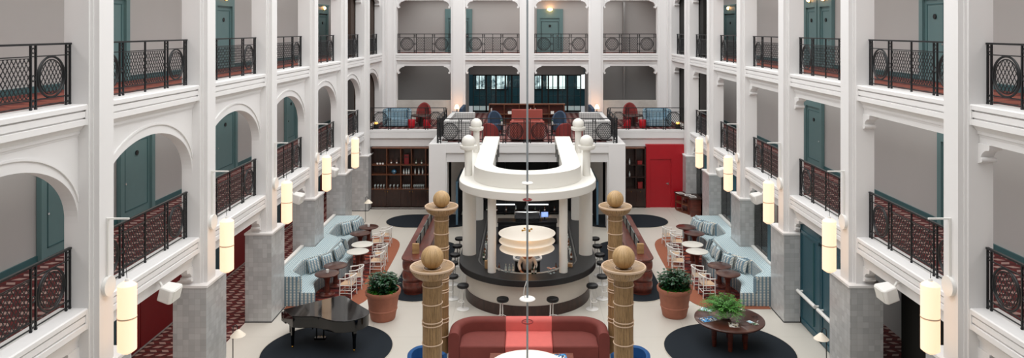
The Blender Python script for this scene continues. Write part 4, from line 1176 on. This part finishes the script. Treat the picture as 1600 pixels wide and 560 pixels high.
# ------------------------------------------------------------------ grand piano
pn = empty('grand_piano', (-5.9, 21.1, .016), 0, 'glossy black grand piano with closed lid on the round navy rug', 'piano')
OUT = [(-7.14, 21.12), (-6.72, 20.62), (-6.45, 20.60), (-6.15, 20.62), (-5.9, 20.55), (-5.65, 20.38), (-5.4, 20.27), (-5.15, 20.25), (-4.85, 20.36), (-4.65, 20.55), (-4.56, 20.8), (-4.60, 21.02), (-4.9, 21.36), (-5.3, 21.83), (-5.62, 22.2), (-5.78, 22.22)]
def P2(p, k=1.0):
    cx, cy = -5.85, 21.15
    return ((cx+(p[0]-cx)*k)+5.9, (cy+(p[1]-cy)*k)-21.1)
MB().prism([P2(p) for p in OUT], .98, 1.0).build('lid', M['black'], pn, bevel=.008)
MB().prism([P2(p, .985) for p in OUT], .66, .975).build('case', M['black'], pn, bevel=.01)
# key bed along the upper left edge
d = (1.36, 1.10); L = sqrt(d[0]**2+d[1]**2); u = (d[0]/L, d[1]/L); nrm = (-u[1], u[0])
a0 = P2((-7.14, 21.12)); 
def kb(t, o): return (a0[0]+u[0]*t+nrm[0]*o, a0[1]+u[1]*t+nrm[1]*o)
MB().prism([kb(.02, -.1), kb(1.62, -.1), kb(1.62, .22), kb(.02, .22)], .6, .7).build('key_bed', M['black'], pn, bevel=.01)
MB().prism([kb(.14, .03), kb(1.5, .03), kb(1.5, .18), kb(.14, .18)], .7, .725).build('white_keys', M['paper'], pn)
m = MB()
for i in range(36):
    if i % 7 in (2, 6): continue
    t = .17+i*.0372; m.prism([kb(t, .03), kb(t+.016, .03), kb(t+.016, .12), kb(t, .12)], .725, .737)
m.build('black_keys', M['black'], pn)
for t in (.02, 1.52): MB().prism([kb(t, -.02), kb(t+.1, -.02), kb(t+.1, .22), kb(t, .22)], .7, .86).build('key_cheek', M['black'], pn, bevel=.01)
for (lx, ly) in ((-6.78, 20.85), (-5.75, 21.95), (-4.95, 20.62)):
    x, y = P2((lx, ly))
    lg = MB().lathe([(.03, .06), (.045, .09), (.045, .3), (.06, .45), (.075, .62), (.075, .66)], 4, (x, y, 0)).build('leg', M['black'], pn)
    MB().tube([(x-.02, y, .03), (x+.02, y, .03)], .03, 12).cyl(x, y, .03, .07, .02, 8).build('caster', M['gold'], lg)
x, y = P2((-6.1, 21.25))
MB().box(x-.12, x-.09, y-.02, y+.02, .12, .66).box(x+.09, x+.12, y-.02, y+.02, .12, .66).box(x-.16, x+.16, y-.06, y+.06, .07, .13).build('pedal_lyre', M['black'], pn)
for q in (-.08, 0, .08): MB().box(x+q-.015, x+q+.015, y+.06, y+.16, .085, .1).build('pedal', M['gold'], pn)
pb = empty('piano_bench', (-6.9, 22.05, 0), math.atan2(u[1], u[0]), 'black padded piano bench behind the keyboard', 'bench')
MB().box(-.36, .36, -.17, .17, .42, .5).build('seat', M['cushionblack'], pb, bevel=.02)
for sx in (-.3, .3):
    for sy in (-.13, .13): MB().cyl(sx, sy, 0, .42, .02, 8, .03).build('leg', M['black'], pb)

# ------------------------------------------------------------------ big round table with plant
rt = empty('round_table', (5.88, 21.1, .016), 0, 'large round brown table on six thick legs holding magazines and a fern', 'table')
MB().lathe([(0, .67), (.9, .67), (.97, .69), (1.0, .72), (.995, .745), (.97, .755), (0, .755)], 64).build('tabletop', M['tabletop'], rt)
for k in range(6):
    a = k*pi/3+.3; MB().cyl(.5*cos(a), .5*sin(a), 0, .67, .06, 16, .085).build('leg', M['mahogany'], rt)
MB().lathe([(.0, .6), (.6, .6), (.6, .67)], 40).build('apron', M['mahogany'], rt)
TZ = .016+.756
def RTp(px, py): k = (py-HY)/(EYE-TZ); return ((px-CX)/k-.05, F/k)
x, y = RTp(1104, 485); magazine((x, y, TZ), -.5, 'mag2', 'pale blue brochure at the back left of the round table', .34, .22)
x, y = RTp(1106, 500); magazine((x, y, TZ), .35, 'mag1', 'large blue beach magazine on the left of the round table', .48, .3)
x, y = RTp(1146.5, 509); magazine((x, y, TZ), -.15, 'mag3', 'white portrait magazine at the front of the round table', .27, .3)
x, y = RTp(1172, 504); magazine((x, y, TZ), .5, 'mag2', 'small pale leaflet on the right of the round table', .13, .16)
x, y = RTp(1179, 507); magazine((x, y, TZ), .4, 'mag4', 'small dark green booklet on the right edge of the round table', .15, .16)
x, y = RTp(1155, 485); magazine((x, y, TZ), .2, 'mag3', 'magazine behind the fern pot on the round table', .3, .2)
x, y = RTp(1180, 497)
b = empty('eyeglasses', (x, y, TZ), .1, 'folded dark spectacles on the right of the round table', 'glasses')
for q in (-.045, .045): MB().tube([(q+.03*cos(2*pi*i/14), .0, .024+.02*sin(2*pi*i/14)) for i in range(14)], .004, 5, True).build('rim', M['dark'], b)
MB().tube([(-.08, 0, .03), (-.08, .1, .015), (.02, .11, .008)], .004, 5).tube([(.08, 0, .03), (.08, .09, .015), (-.02, .1, .012)], .004, 5).build('temple', M['dark'], b)

def leaf(mb, p, d, L, w, droop=.3, fold=.2):
    dx, dy, dz = d; hl = sqrt(dx*dx+dy*dy) or 1e-3
    sx, sy = -dy/hl, dx/hl
    def pt(t, o, up=0): return (p[0]+dx*L*t+sx*o, p[1]+dy*L*t+sy*o, p[2]+dz*L*t-droop*L*t*t+up)
    vs = [pt(0, 0), pt(.35, w*.8, fold*w), pt(.7, w*.75, fold*w), pt(1, 0), pt(.7, -w*.75, fold*w), pt(.35, -w*.8, fold*w), pt(.35, 0), pt(.7, 0)]
    mb.add(vs, [(0, 6, 1), (6, 7, 2, 1), (7, 3, 2), (0, 5, 6), (6, 5, 4, 7), (7, 4, 3)])
def planter(loc, lab, seed, sc_=1.0):
    r = random.Random(seed)
    root = empty('potted_plant', loc, 0, lab, 'plant')
    prof = [(0, 0), (.36, 0), (.385, .03), (.44, .30), (.455, .31), (.455, .335), (.443, .35), (.50, .74), (.52, .76), (.55, .80), (.565, .90), (.55, .93), (.50, .92), (.47, .78), (0, .78)]
    MB().lathe(prof, 48).build('pot', M['terra'], root)
    MB().lathe([(0, .82), (.3, .815), (.475, .79)], 32).build('soil', M['soil'], root)
    m = MB(); m2 = MB(); st_ = MB()
    for i in range(44):
        a = r.random()*2*pi; R = .46*sqrt(r.random()); x, y = R*cos(a), R*sin(a)
        h = .26+.46*(1-(R/.58)**2)*r.uniform(.7, 1)
        ex, ey = x*1.25, y*1.25
        st_.tube([(x*.8, y*.8, .79), (x, y, .79+h*.5), (ex, ey, .79+h)], .009, 5)
        for q in range(15):
            t = .3+.7*q/14; aa = r.random()*2*pi; tl = r.uniform(-.1, .7)
            leaf(m, (x*.8+(ex-x*.8)*t, y*.8+(ey-y*.8)*t, .79+h*t), (cos(aa)*cos(tl), sin(aa)*cos(tl), sin(tl)), r.uniform(.13, .2), .055)
    for i in range(240):
        a = -pi/2+r.uniform(-1.2, 1.2); R = r.uniform(.25, .46); aa = a+r.uniform(-1, 1); tl = r.uniform(.2, 1.1)
        leaf(m2, (R*cos(a), R*sin(a), .85+r.uniform(0, .08)), (cos(aa)*cos(tl), sin(aa)*cos(tl), sin(tl)), r.uniform(.1, .2), .03)
    st_.build('stems', M['stem'], root); m.build('foliage', M['leaf'], root, smooth=False); m2.build('ground_foliage', M['leaf2'], root, smooth=False)
    f = MB()
    for i in range(3):
        a = -pi/2+r.uniform(-.9, .9); f.sph(.3*cos(a), .3*sin(a), 1.0+r.uniform(0, .1), .03, seg=8, rings=5)
    f.build('flower', M['orange'], root)
planter((-4.6, 23.0, 0), 'large terracotta pot with dark leafy shrub behind the piano', 4)
planter((4.72, 23.25, 0), 'large terracotta pot with dark leafy shrub left of the round table', 9)
fx, fy = RTp(1134, 498)
fr_ = empty('potted_fern', (fx, fy+.02, TZ), 0, 'feathery green fern in a pale round pot on the round table', 'plant')
MB().lathe([(0, 0), (.1, 0), (.14, .03), (.19, .12), (.195, .2), (.17, .28), (.155, .3), (.14, .3), (.15, .26), (0, .24)], 32).build('pot', M['stonewhite'], fr_)
r = random.Random(5); m = MB(); st_ = MB()
for i in range(170):
    a = r.random()*2*pi; L = r.uniform(.35, .78); el = r.uniform(.25, 1.35); n = 11
    P_ = []
    for q in range(n+1):
        t = q/n; P_.append((cos(a)*L*t*cos(el)*1.15, sin(a)*L*t*cos(el)*1.15, .26+L*t*sin(el)*.85-.22*L*t*t*1.3))
    st_.tube(P_[::3], .004, 4)
    for q in range(2, n+1):
        for sg in (-1, 1):
            aa = a+sg*r.uniform(.7, 1.2); tl = r.uniform(-.2, .5)
            leaf(m, P_[q], (cos(aa)*cos(tl), sin(aa)*cos(tl), sin(tl)), r.uniform(.06, .1), .016)
st_.build('stems', M['stem'], fr_); m.build('fronds', M['leaf2'], fr_, smooth=False)

# ------------------------------------------------------------------ reading lamps
def reading_lamp(loc, rz, lab):
    root = empty('reading_lamp', loc, rz, lab, 'lamp')
    MB().lathe([(0, 0), (.13, 0), (.13, .015), (.02, .03)], 24).build('base', M['iron'], root)
    pts = [(0, 0, .02), (0, 0, .55), (.02, 0, .62), (.06, 0, .64), (.1, 0, .62), (.11, 0, .56), (.12, 0, .5), (.16, 0, .47), (.2, 0, .5), (.2, 0, 1.5), (.21, 0, 1.6), (.26, 0, 1.64), (.31, 0, 1.6), (.32, 0, 1.5)]
    MB().tube(pts, .012, 8).build('pole', M['iron'], root)
    MB().lathe([(.02, .16), (.05, .14), (.19, 0), (.185, -.005), (.045, .13), (.015, .15)], 24, (.33, 0, 1.36), cap=False).build('lamp_shade', M['shadewarm'], root)
    MB().sph(.33, 0, 1.42, .035, seg=10, rings=6).build('bulb', M['bulb2'], root)
M['shadewarm'] = plain('cream_metal_shade', '#efe4d2', .5)
M['bulb2'] = emis('reading_bulb', '#ffd9a0', 12)
reading_lamp((-7.75, 18.5, 0), 0, 'slim black reading lamp with cream cone shade near the piano')
reading_lamp((7.75, 18.3, 0), pi, 'slim black reading lamp with cream cone shade by the teal doors')
reading_lamp((-7.5, 32.65, 0), 0, 'slim reading lamp with white cone shade at the far end of the left banquette')

# ------------------------------------------------------------------ cabinets and red door under the mezzanine
cb = empty('bottle_cabinet', (-6.53, 37.5, 0), 0, 'tall dark wood bottle cabinet with open shelves and doors, left under the mezzanine', 'cabinet')
x0, x1 = -1.53, 1.53; yf, ybk = -.25, .2
MB().box(x0, x1, ybk, ybk+.04, 0, 3.1).build('back_panel', M['walnut'], cb)
for x in (x0, x1-.05): MB().box(x, x+.05, yf, ybk, 0, 3.1).build('side_panel', M['walnut'], cb)
MB().box(x0, x1, yf, ybk, 3.05, 3.1).build('top', M['shelfwood'], cb)
VX = [x0+.05, -.71, .02, .57, 1.31, x1-.05]
for v in VX[1:-1]: MB().box(v-.018, v+.018, yf, ybk, .95, 3.05).build('upright', M['shelfwood'], cb)
for z in (.94, 1.68, 2.18): MB().box(x0+.05, x1-.05, yf, ybk, z, z+.035).build('shelf', M['shelfwood'], cb)
MB().box(x0+.05, x1-.05, yf+.03, ybk, .05, .94).build('body', M['walnut'], cb)
for i in range(5):
    a, b_ = VX[i]+.01, VX[i+1]-.01
    dd = MB().box(a, b_, yf, yf+.028, .06, .93).build('door', M['walnut'], cb)
    MB().sph(b_-.06 if i % 2 == 0 else a+.06, yf-.02, .83, .022, seg=8, rings=6).build('knob', M['gold'], dd)
bins = [(i, j) for j in range(3) for i in range(5)]
zsh = [.976, 1.716, 2.216]
rb = random.Random(8)
rowN = ['bottom', 'middle', 'top']; colN = ['first', 'second', 'third', 'fourth', 'fifth']
def inbin(i): return VX[i]+.08-6.53, VX[i+1]-.08-6.53
gc = 0
for i in range(4):       # bottom row: rows of stemmed glasses
    a, b_ = inbin(i); n = [4, 3, 4, 6][i]
    for q in range(n):
        for row in (0, 1):
            gp.put((a+(b_-a)*(q+.5)/n, 37.32+row*.13, zsh[0]), 0, 'stemmed glass in bottle cabinet, %s bay, %s row, %s place' % (colN[i], 'front' if row == 0 else 'rear', ['first', 'second', 'third', 'fourth', 'fifth', 'sixth'][q]), 'stemmed glasses in the bottle cabinet')
for (i, j, t, n) in ((2, 1, 2, 3), (3, 1, 4, 3), (3, 2, 0, 2), (1, 2, 1, 2)):
    a, b_ = inbin(i)
    for q in range(n):
        put_bottle(t, (a+(b_-a)*(q+.5)/n, 37.36, zsh[j]), 'in the cabinet, %s shelf, %s bay, %s of %d' % (rowN[j], colN[i], colN[q], n), 'bottles in the cabinet')
a, b_ = inbin(1)
vz = tag(MB().lathe([(0, 0), (.06, 0), (.13, .08), (.14, .14), (.1, .2), (.05, .23), (.06, .25), (0, .24)], 20, (0, 0, 0)).build('vase', M['g_blue']), 'blue and white round vase on the middle shelf of the bottle cabinet', 'vase'); vz.location = ((a+b_)/2, 37.38, zsh[1])
a, b_ = inbin(0)
for q in range(3):
    cu = tag(MB().lathe([(0, 0), (.04, 0), (.055, .05), (.05, .08), (.042, .08), (0, .02)], 14).build('cup', M['whitepaint']), 'small white cup on the top shelf of the bottle cabinet, %s of three' % colN[q], 'cup', 'white cups'); cu.location = (a+.2+q*.14, 37.36, zsh[2])
a, b_ = inbin(2)
pc = empty('box_file', ((a+b_)/2, 37.42, zsh[2]), .1, 'upright oxblood box in the top middle of the bottle cabinet', 'box')
MB().box(-.12, .12, -.06, .06, 0, .5).build('box_body', M['reddark'], pc, bevel=.01); MB().box(-.1, .1, -.065, -.06, .35, .42).build('spine_label', M['walnut'], pc)
cb2 = empty('display_cabinet', (5.58, 37.5, 0), 0, 'narrow dark wood display cabinet left of the red door', 'cabinet')
x0, x1 = -.53, .53
MB().box(x0, x1, ybk, ybk+.04, 0, 3.1).build('back_panel', M['walnut'], cb2)
for x in (x0, x1-.05): MB().box(x, x+.05, yf, ybk, 0, 3.1).build('side_panel', M['walnut'], cb2)
MB().box(x0, x1, yf, ybk, 3.05, 3.1).build('top', M['shelfwood'], cb2)
MB().box(.02, .055, yf, ybk, .95, 3.05).build('upright', M['walnut'], cb2)
for z in (.94, 1.55, 2.18): MB().box(x0+.05, x1-.05, yf, ybk, z, z+.035).build('shelf', M['walnut'], cb2)
MB().box(x0+.05, x1-.05, yf+.03, ybk, .05, .94).build('body', M['walnut'], cb2)
for a, b_, q in ((x0+.06, .03, .0), (.05, x1-.06, 0)):
    dd = MB().box(a, b_, yf, yf+.028, .06, .93).build('door', M['walnut'], cb2); MB().sph((a+b_)/2, yf-.02, .83, .022, seg=8, rings=6).build('knob', M['gold'], dd)
for x, z, lab in ((5.82, 2.216, 'top'), (5.84, .976, 'bottom')):
    bx_ = empty('box', (x, 37.4, z), 0, 'small red box on the %s shelf of the narrow display cabinet' % lab, 'box')
    MB().box(-.12, .12, -.08, .08, 0, .15 if lab == 'top' else .3).build('box_body', M['bookred'], bx_, bevel=.008)
    MB().box(-.125, .125, -.085, .085, .15 if lab == 'top' else .3, .18 if lab == 'top' else .33).build('lid', M['bookred'], bx_)
put_bottle(4, (5.3, 37.38, 2.216), 'on the top shelf of the narrow display cabinet', 'bottles in the display cabinet')
put_bottle(2, (5.3, 37.38, 1.586), 'on the middle shelf of the narrow display cabinet', 'bottles in the display cabinet')
rd = struct(MB().box(6.14, 6.35, 37.3, 37.7, 0, 3.25).box(7.43, 8.1, 37.3, 37.7, 0, 3.25).box(6.35, 7.43, 37.3, 37.7, 2.5, 3.25), 'door_1_red', M['red'], 'crimson door set in a tall crimson panel under the mezzanine', 'door')
rd.name = 'door_11'
MB().box(6.36, 7.42, 37.34, 37.6, 0, 2.49).build('leaf', M['red'], rd)
MB().tube([(7.28, 37.34, 1.25), (7.28, 37.27, 1.25), (7.16, 37.27, 1.25)], .022, 8).cyl(7.28, 37.33, 1.18, 1.3, .03, 10).build('handle', M['chrome'], rd)

# reception desk
rdk = empty('reception_desk', (7.95, 36.2, 0), 0, 'curved dark wood desk with open shelves by the red door', 'desk')
poly = [(-.45, .75), (-.40, .45), (.0, -.35), (.02, -.8), (.62, -.8), (.62, .85), (-.4, .85)]
MB().prism(poly, .84, .9).build('top', M['walnut'], rdk, bevel=.01)
MB().prism([(.08, -.75), (.58, -.75), (.58, .8), (.1, .8)], .0, .84).build('body', M['mahogany'], rdk)
for z in (.0, .4, .78): MB().prism([(-.38, .72), (-.36, .45), (.04, -.33), (.1, -.4), (.1, .8), (-.36, .8)], z, z+.05).build('shelf', M['shelfwood'], rdk)
for a, b_ in (((-.38, .75), (-.33, .75)), ((-.2, .1), (-.15, .12)), ((.02, -.34), (.08, -.34))): MB().box(a[0], b_[0]+.01, a[1]-.02, a[1]+.03, 0, .84).build('upright', M['mahogany'], rdk)
for i, (x, y, rz) in enumerate(((7.75, 36.6, .3), (8.05, 36.2, -.2), (8.2, 35.9, .1))):
    r = empty('paper_sheet', (x, y, .901), rz, 'white sheet of paper on the curved desk, %s of three' % ['farthest', 'middle', 'nearest'][i], 'paper', 'papers on the desk')
    MB().box(-.16, .16, -.22, .22, 0, .006).build('sheet', M['paper'], r)
    MB().box(-.12, .12, -.16, .1, .006, .0065).build('printed_area', M['grey_in'], r)

# ------------------------------------------------------------------ mezzanine furniture
MZ = 3.957
def msofa(loc, rz, mat, lab, w=1.6, d=.8, H=.85, ribs=False):
    root = empty('sofa', loc, rz, lab, 'sofa')       # back at -y, seat towards +y
    b_ = MB().box(-w/2, w/2, -d/2, -d/2+.18, .06, H).build('backrest', mat, root, bevel=.04)
    MB().box(-w/2+.14, w/2-.14, -d/2+.18, d/2, .06, .42).build('seat', mat, root, bevel=.04)
    for x in (-w/2, w/2-.14): MB().box(x, x+.14, -d/2+.18, d/2, .06, .6).build('arm', mat, root, bevel=.04)
    MB().box(-w/2+.1, w/2-.1, -d/2+.1, d/2-.1, 0, .07).build('plinth', M['dark'], root)
    if ribs:
        m = MB(); n = 9
        for i in range(n): m.tube([(-w/2+w*(i+.5)/n, -d/2+.01, .1), (-w/2+w*(i+.5)/n, -d/2+.01, H-.04)], w/n*.46, 8)
        m.build('channel_back', mat, root)
    return root
msofa((0, 34.2, MZ), 0, M['coral'], 'coral sofa with channelled back turned to the railing', 1.62, .8, .95, True)
msofa((0, 37.1, MZ), pi, M['coral'], 'coral sofa facing the channelled sofa on the mezzanine', 1.6, .9, 1.1)
for s in (-1, 1):
    msofa((s*3.85, 39.8, MZ), -s*pi/2, M['slate'], 'navy sofa behind the grey corner sofa, %s of the bookcase' % SIDE[s], 2.2, .8, 1.0)
    r = empty('corner_sofa', (s*3.3, 35.6, MZ), 0, 'grey checked corner sofa on the %s of the projecting mezzanine' % SIDE[s], 'sofa')
    mt = M['loungegrey']
    xo, xi_ = s*.6, -s*.6
    MB().box(-.62, .62, -1.7, -1.45, .05, .95).build('front_back', mt, r, bevel=.04)
    MB().box(xo+s*.02, xo-s*.2, -1.45, 1.7, .05, .95).build('side_back', mt, r, bevel=.04)
    MB().box(xo-s*.2, xi_, -1.45, -.7, .05, .45).box(xo-s*.2, xo-s*.85, -.7, 1.7, .05, .45).build('seat', mt, r, bevel=.04)
    MB().box(-.62, .62, 1.7, 1.92, .05, .95).build('far_back', mt, r, bevel=.04)
    MB().box(s*.58, s*.2, -1.6, 1.8, 0, .055).build('plinth', M['dark'], r)
    c = empty('cushion', (s*3.6, 36.4, MZ+.62), .4, 'grey floral cushion on the %s corner sofa' % SIDE[s], 'cushion')
    MB().sph(0, 0, 0, .22, .2, ry=.1).build('cover', M['loungegrey'], c); MB().tube([(.2*cos(2*pi*i/16), 0, .19*sin(2*pi*i/16)) for i in range(16)], .012, 5, True).build('piping', M['slate'], c)
t1 = Proto(tub(M['redvelvet'], 'round_back_chair', .38, .82, .42, tall=1)); t2 = Proto(tub(M['slate'], 'round_back_chair', .40, 1.05, .42, tall=1))
for s in (-1, 1):
    t1.put((s*1.72, 34.5, MZ), pi+s*.35, 'brick red round backed chair by the railing, %s of the channelled sofa' % SIDE[s], 'brick red chairs')
    t2.put((s*1.62, 37.0, MZ), -s*.3, 'slate blue round backed chair %s of the facing coral sofa' % SIDE[s], 'slate blue chairs')
    t = empty('side_table', (s*1.25, 35.8, MZ), 0, 'small round dark side table on the %s of the mezzanine seating' % SIDE[s], 'table')
    MB().cyl(0, 0, .5, .53, .25, 24).build('tabletop', M['walnut'], t); MB().cyl(0, 0, .02, .5, .03, 10).build('pole', M['iron'], t); MB().cyl(0, 0, 0, .02, .18, 20).build('base', M['iron'], t)
    c = empty('vase', (s*1.25, 35.8, MZ+.531), 0, 'small white flower vase on the %s side table' % SIDE[s], 'vase')
    MB().lathe([(0, 0), (.04, 0), (.06, .06), (.03, .13), (.035, .15), (0, .14)], 14).build('vessel', M['whitepaint'], c)
    m = MB(); rr = random.Random(2)
    for q in range(24):
        aa = rr.random()*6.28; leaf(m, (0, 0, .14), (cos(aa)*.6, sin(aa)*.6, .8), rr.uniform(.1, .17), .02)
    m.build('flowers', M['leaf2'], c, smooth=False)
t2b = Proto(tub(M['redvelvet'], 'round_back_chair', .42, 1.15, .42, tall=1))
for s in (-1, 1):
    t2b.put((s*5.75, 40.2, MZ), 0, 'tall brick red round backed chair against the %s mezzanine parapet' % SIDE[s], 'tall red chairs')
    t = empty('lounge_table', (s*5.75, 39.2, MZ), 0, 'dark round lounge table before the tall red chair, %s side' % SIDE[s], 'table')
    MB().lathe([(0, .55), (.56, .55), (.58, .58), (.56, .61), (0, .61)], 32).build('tabletop', M['walnut'], t); MB().cyl(0, 0, .0, .55, .1, 16, .06).build('pedestal', M['walnut'], t)
    for q, xx in enumerate((-.42, .42)):
        k = empty('pouf', (s*5.75+xx, 38.55, MZ), 0, 'low red pouf at the %s lounge table, %s one' % (SIDE[s], ['left', 'right'][q]), 'stool', 'red poufs')
        MB().lathe([(0, .02), (.19, .02), (.2, .1), (.2, .38), (.17, .43), (0, .44)], 20).build('seat', M['red'], k); MB().cyl(0, 0, 0, .03, .16, 16).build('base', M['dark'], k)
    r = empty('loveseat', (s*7.0, 39.1, MZ), 0, 'blue and white diamond patterned loveseat on the %s mezzanine wing' % SIDE[s], 'sofa')
    MB().prism(stadium(-.72, .72, -.42, .42, .38), .05, .44).build('seat', M['loungeblue'], r, bevel=.03)
    pth = [(-.62, -.35)]+arcp(-.36, -.05, .3, pi, pi/2)[::1]
    pth = [(-.66, -.3), (-.66, -.02)]+arcp(-.36, .0, .3, pi, pi/2)+arcp(.36, .0, .3, pi/2, 0)+[(.66, -.02), (.66, -.3)]
    MB().sweep(pth, roundsec(.18, .05, .95, .08)).build('backrest', M['loungeblue'], r)
    k = empty('floor_lantern', (s*7.95, 38.1, MZ), 0, 'small dark lantern with yellow glow at the %s railing corner' % SIDE[s], 'lamp')
    MB().box(-.12, .12, -.12, .12, 0, .26).build('base', M['iron'], k); MB().cyl(0, 0, .26, .34, .09, 14).build('lamp_shade', M['yellow'], k)
bc = empty('bookcase', (0, 40.0, MZ), 0, 'long low reddish brown bookcase at the back of the mezzanine lounge', 'bookcase')
MB().box(-2.1, 2.1, -.2, .2, 1.08, 1.13).build('top', M['shelfwood'], bc)
MB().box(-2.1, 2.1, .17, .2, 0, 1.08).build('back_panel', M['mahogany'], bc)
for z in (.02, .54): MB().box(-2.08, 2.08, -.2, .17, z, z+.035).build('shelf', M['shelfwood'], bc)
for i in range(6):
    x = -2.08+i*.824; MB().box(x-.018, x+.018, -.2, .17, 0, 1.08).build('upright', M['shelfwood'], bc)
bk = random.Random(4)
for i, (x, z, col, wd) in enumerate(((-1.98, .576, 'paper', .03), (-1.93, .576, 'bookred', .03), (-.9, .576, 'paper', .3), (.45, .576, 'mag3', .04), (1.4, .576, 'mag2', .18), (.2, .576, 'bookred', .04))):
    r = empty('book', (x, 39.92, MZ+z), 0, ['thin white book at the left end of the bookcase', 'thin red book at the left end of the bookcase', 'flat white stack of paper in the bookcase', 'speckled book in the middle of the bookcase', 'pale blue box file in the bookcase right bay', 'narrow red book in the middle of the bookcase'][i], 'book')
    hh = .32 if wd < .1 else .14
    MB().box(-wd/2, wd/2, -.1, .1, 0, hh).build('cover', M[col], r); MB().box(-wd/2+.005, wd/2-.005, -.105, .095, .01, hh+.003).build('pages', M['paper'], r)
# up-lights glowing on the two middle piers
for s in (-1, 1):
    q = empty('table_lamp', (s*4.0, 41.3, MZ), 0, 'small warm lamp at the foot of the far facade pier, %s of the bookcase' % SIDE[s], 'lamp')
    MB().cyl(0, 0, 0, .75, .03, 10).cyl(0, 0, 0, .03, .12, 16).build('base', M['iron'], q)
    MB().lathe([(.14, .72), (.07, .92), (.06, .92)], 18, cap=False).build('lamp_shade', M['lampin'], q)
    MB().sph(0, 0, .84, .04, seg=8, rings=6).build('bulb', M['lampin'], q)

# ------------------------------------------------------------------ light
w = bpy.data.worlds.new('World'); sc.world = w; w.use_nodes = True
bg = w.node_tree.nodes['Background']; bg.inputs[0].default_value = (.93, .965, 1, 1); bg.inputs[1].default_value = 0.4
def area(name, loc, size, sizey, e, col, rot=(0, 0, 0)):
    l = bpy.data.lights.new(name, 'AREA'); l.shape = 'RECTANGLE'; l.size = size; l.size_y = sizey; l.energy = e; l.color = col
    o = bpy.data.objects.new(name, l); o.location = loc; o.rotation_euler = rot; COL.objects.link(o); return o
area('skylight_light', (0, 24, 15.9), 15, 40, 4850, (1, .995, .98))
for s in (-1, 1):
    for l in (1, 2):
        area('gallery_fill_light', (s*10.0, 24, LV[l]+3.3), 1.0, 38, 260, (1, .98, .95))  # area lights that only brighten the galleries, with no fittings
area('gallery_fill_light', (0, 44.0, 11.1), 14, .8, 130, (1, .98, .95))  # same fill for both levels of the far gallery
area('gallery_fill_light', (0, 44.0, 7.25), 14, .5, 50, (1, .98, .95))
area('passage_fill_light', (-10.0, 24, 3.3), 1.0, 34, 230, (1, .88, .78))  # fill added to brighten the left passage panels, no fitting there
area('dining_room_fill', (0, 47.8, 6.9), 8, 3, 110, (.85, .97, 1))  # fill added so the teal room reads through the glass doors
area('passage_fill_light', (9.5, 31, 3.3), .6, 16, 160, (.95, 1, .98))  # fill added to lighten the space behind the glass screens

# ------------------------------------------------------------------ camera
cam = bpy.data.cameras.new('Camera'); co = bpy.data.objects.new('Camera', cam); COL.objects.link(co)
co.location = (-.05, 0, EYE); co.rotation_euler = (pi/2, 0, 0)
cam.sensor_width = 36; cam.sensor_fit = 'HORIZONTAL'; cam.lens = F/1600*36
cam.shift_x = (800-CX)/1600; cam.shift_y = -(280-HY)/1600
cam.clip_start = .1; cam.clip_end = 200
sc.camera = co
sc.view_settings.view_transform = 'Standard'; sc.view_settings.look = 'None'
sc.view_settings.gamma = 1; sc.view_settings.use_curve_mapping = False
sc.view_settings.exposure = 0
sc.cycles.use_denoising = True
sc.cycles.max_bounces = 6
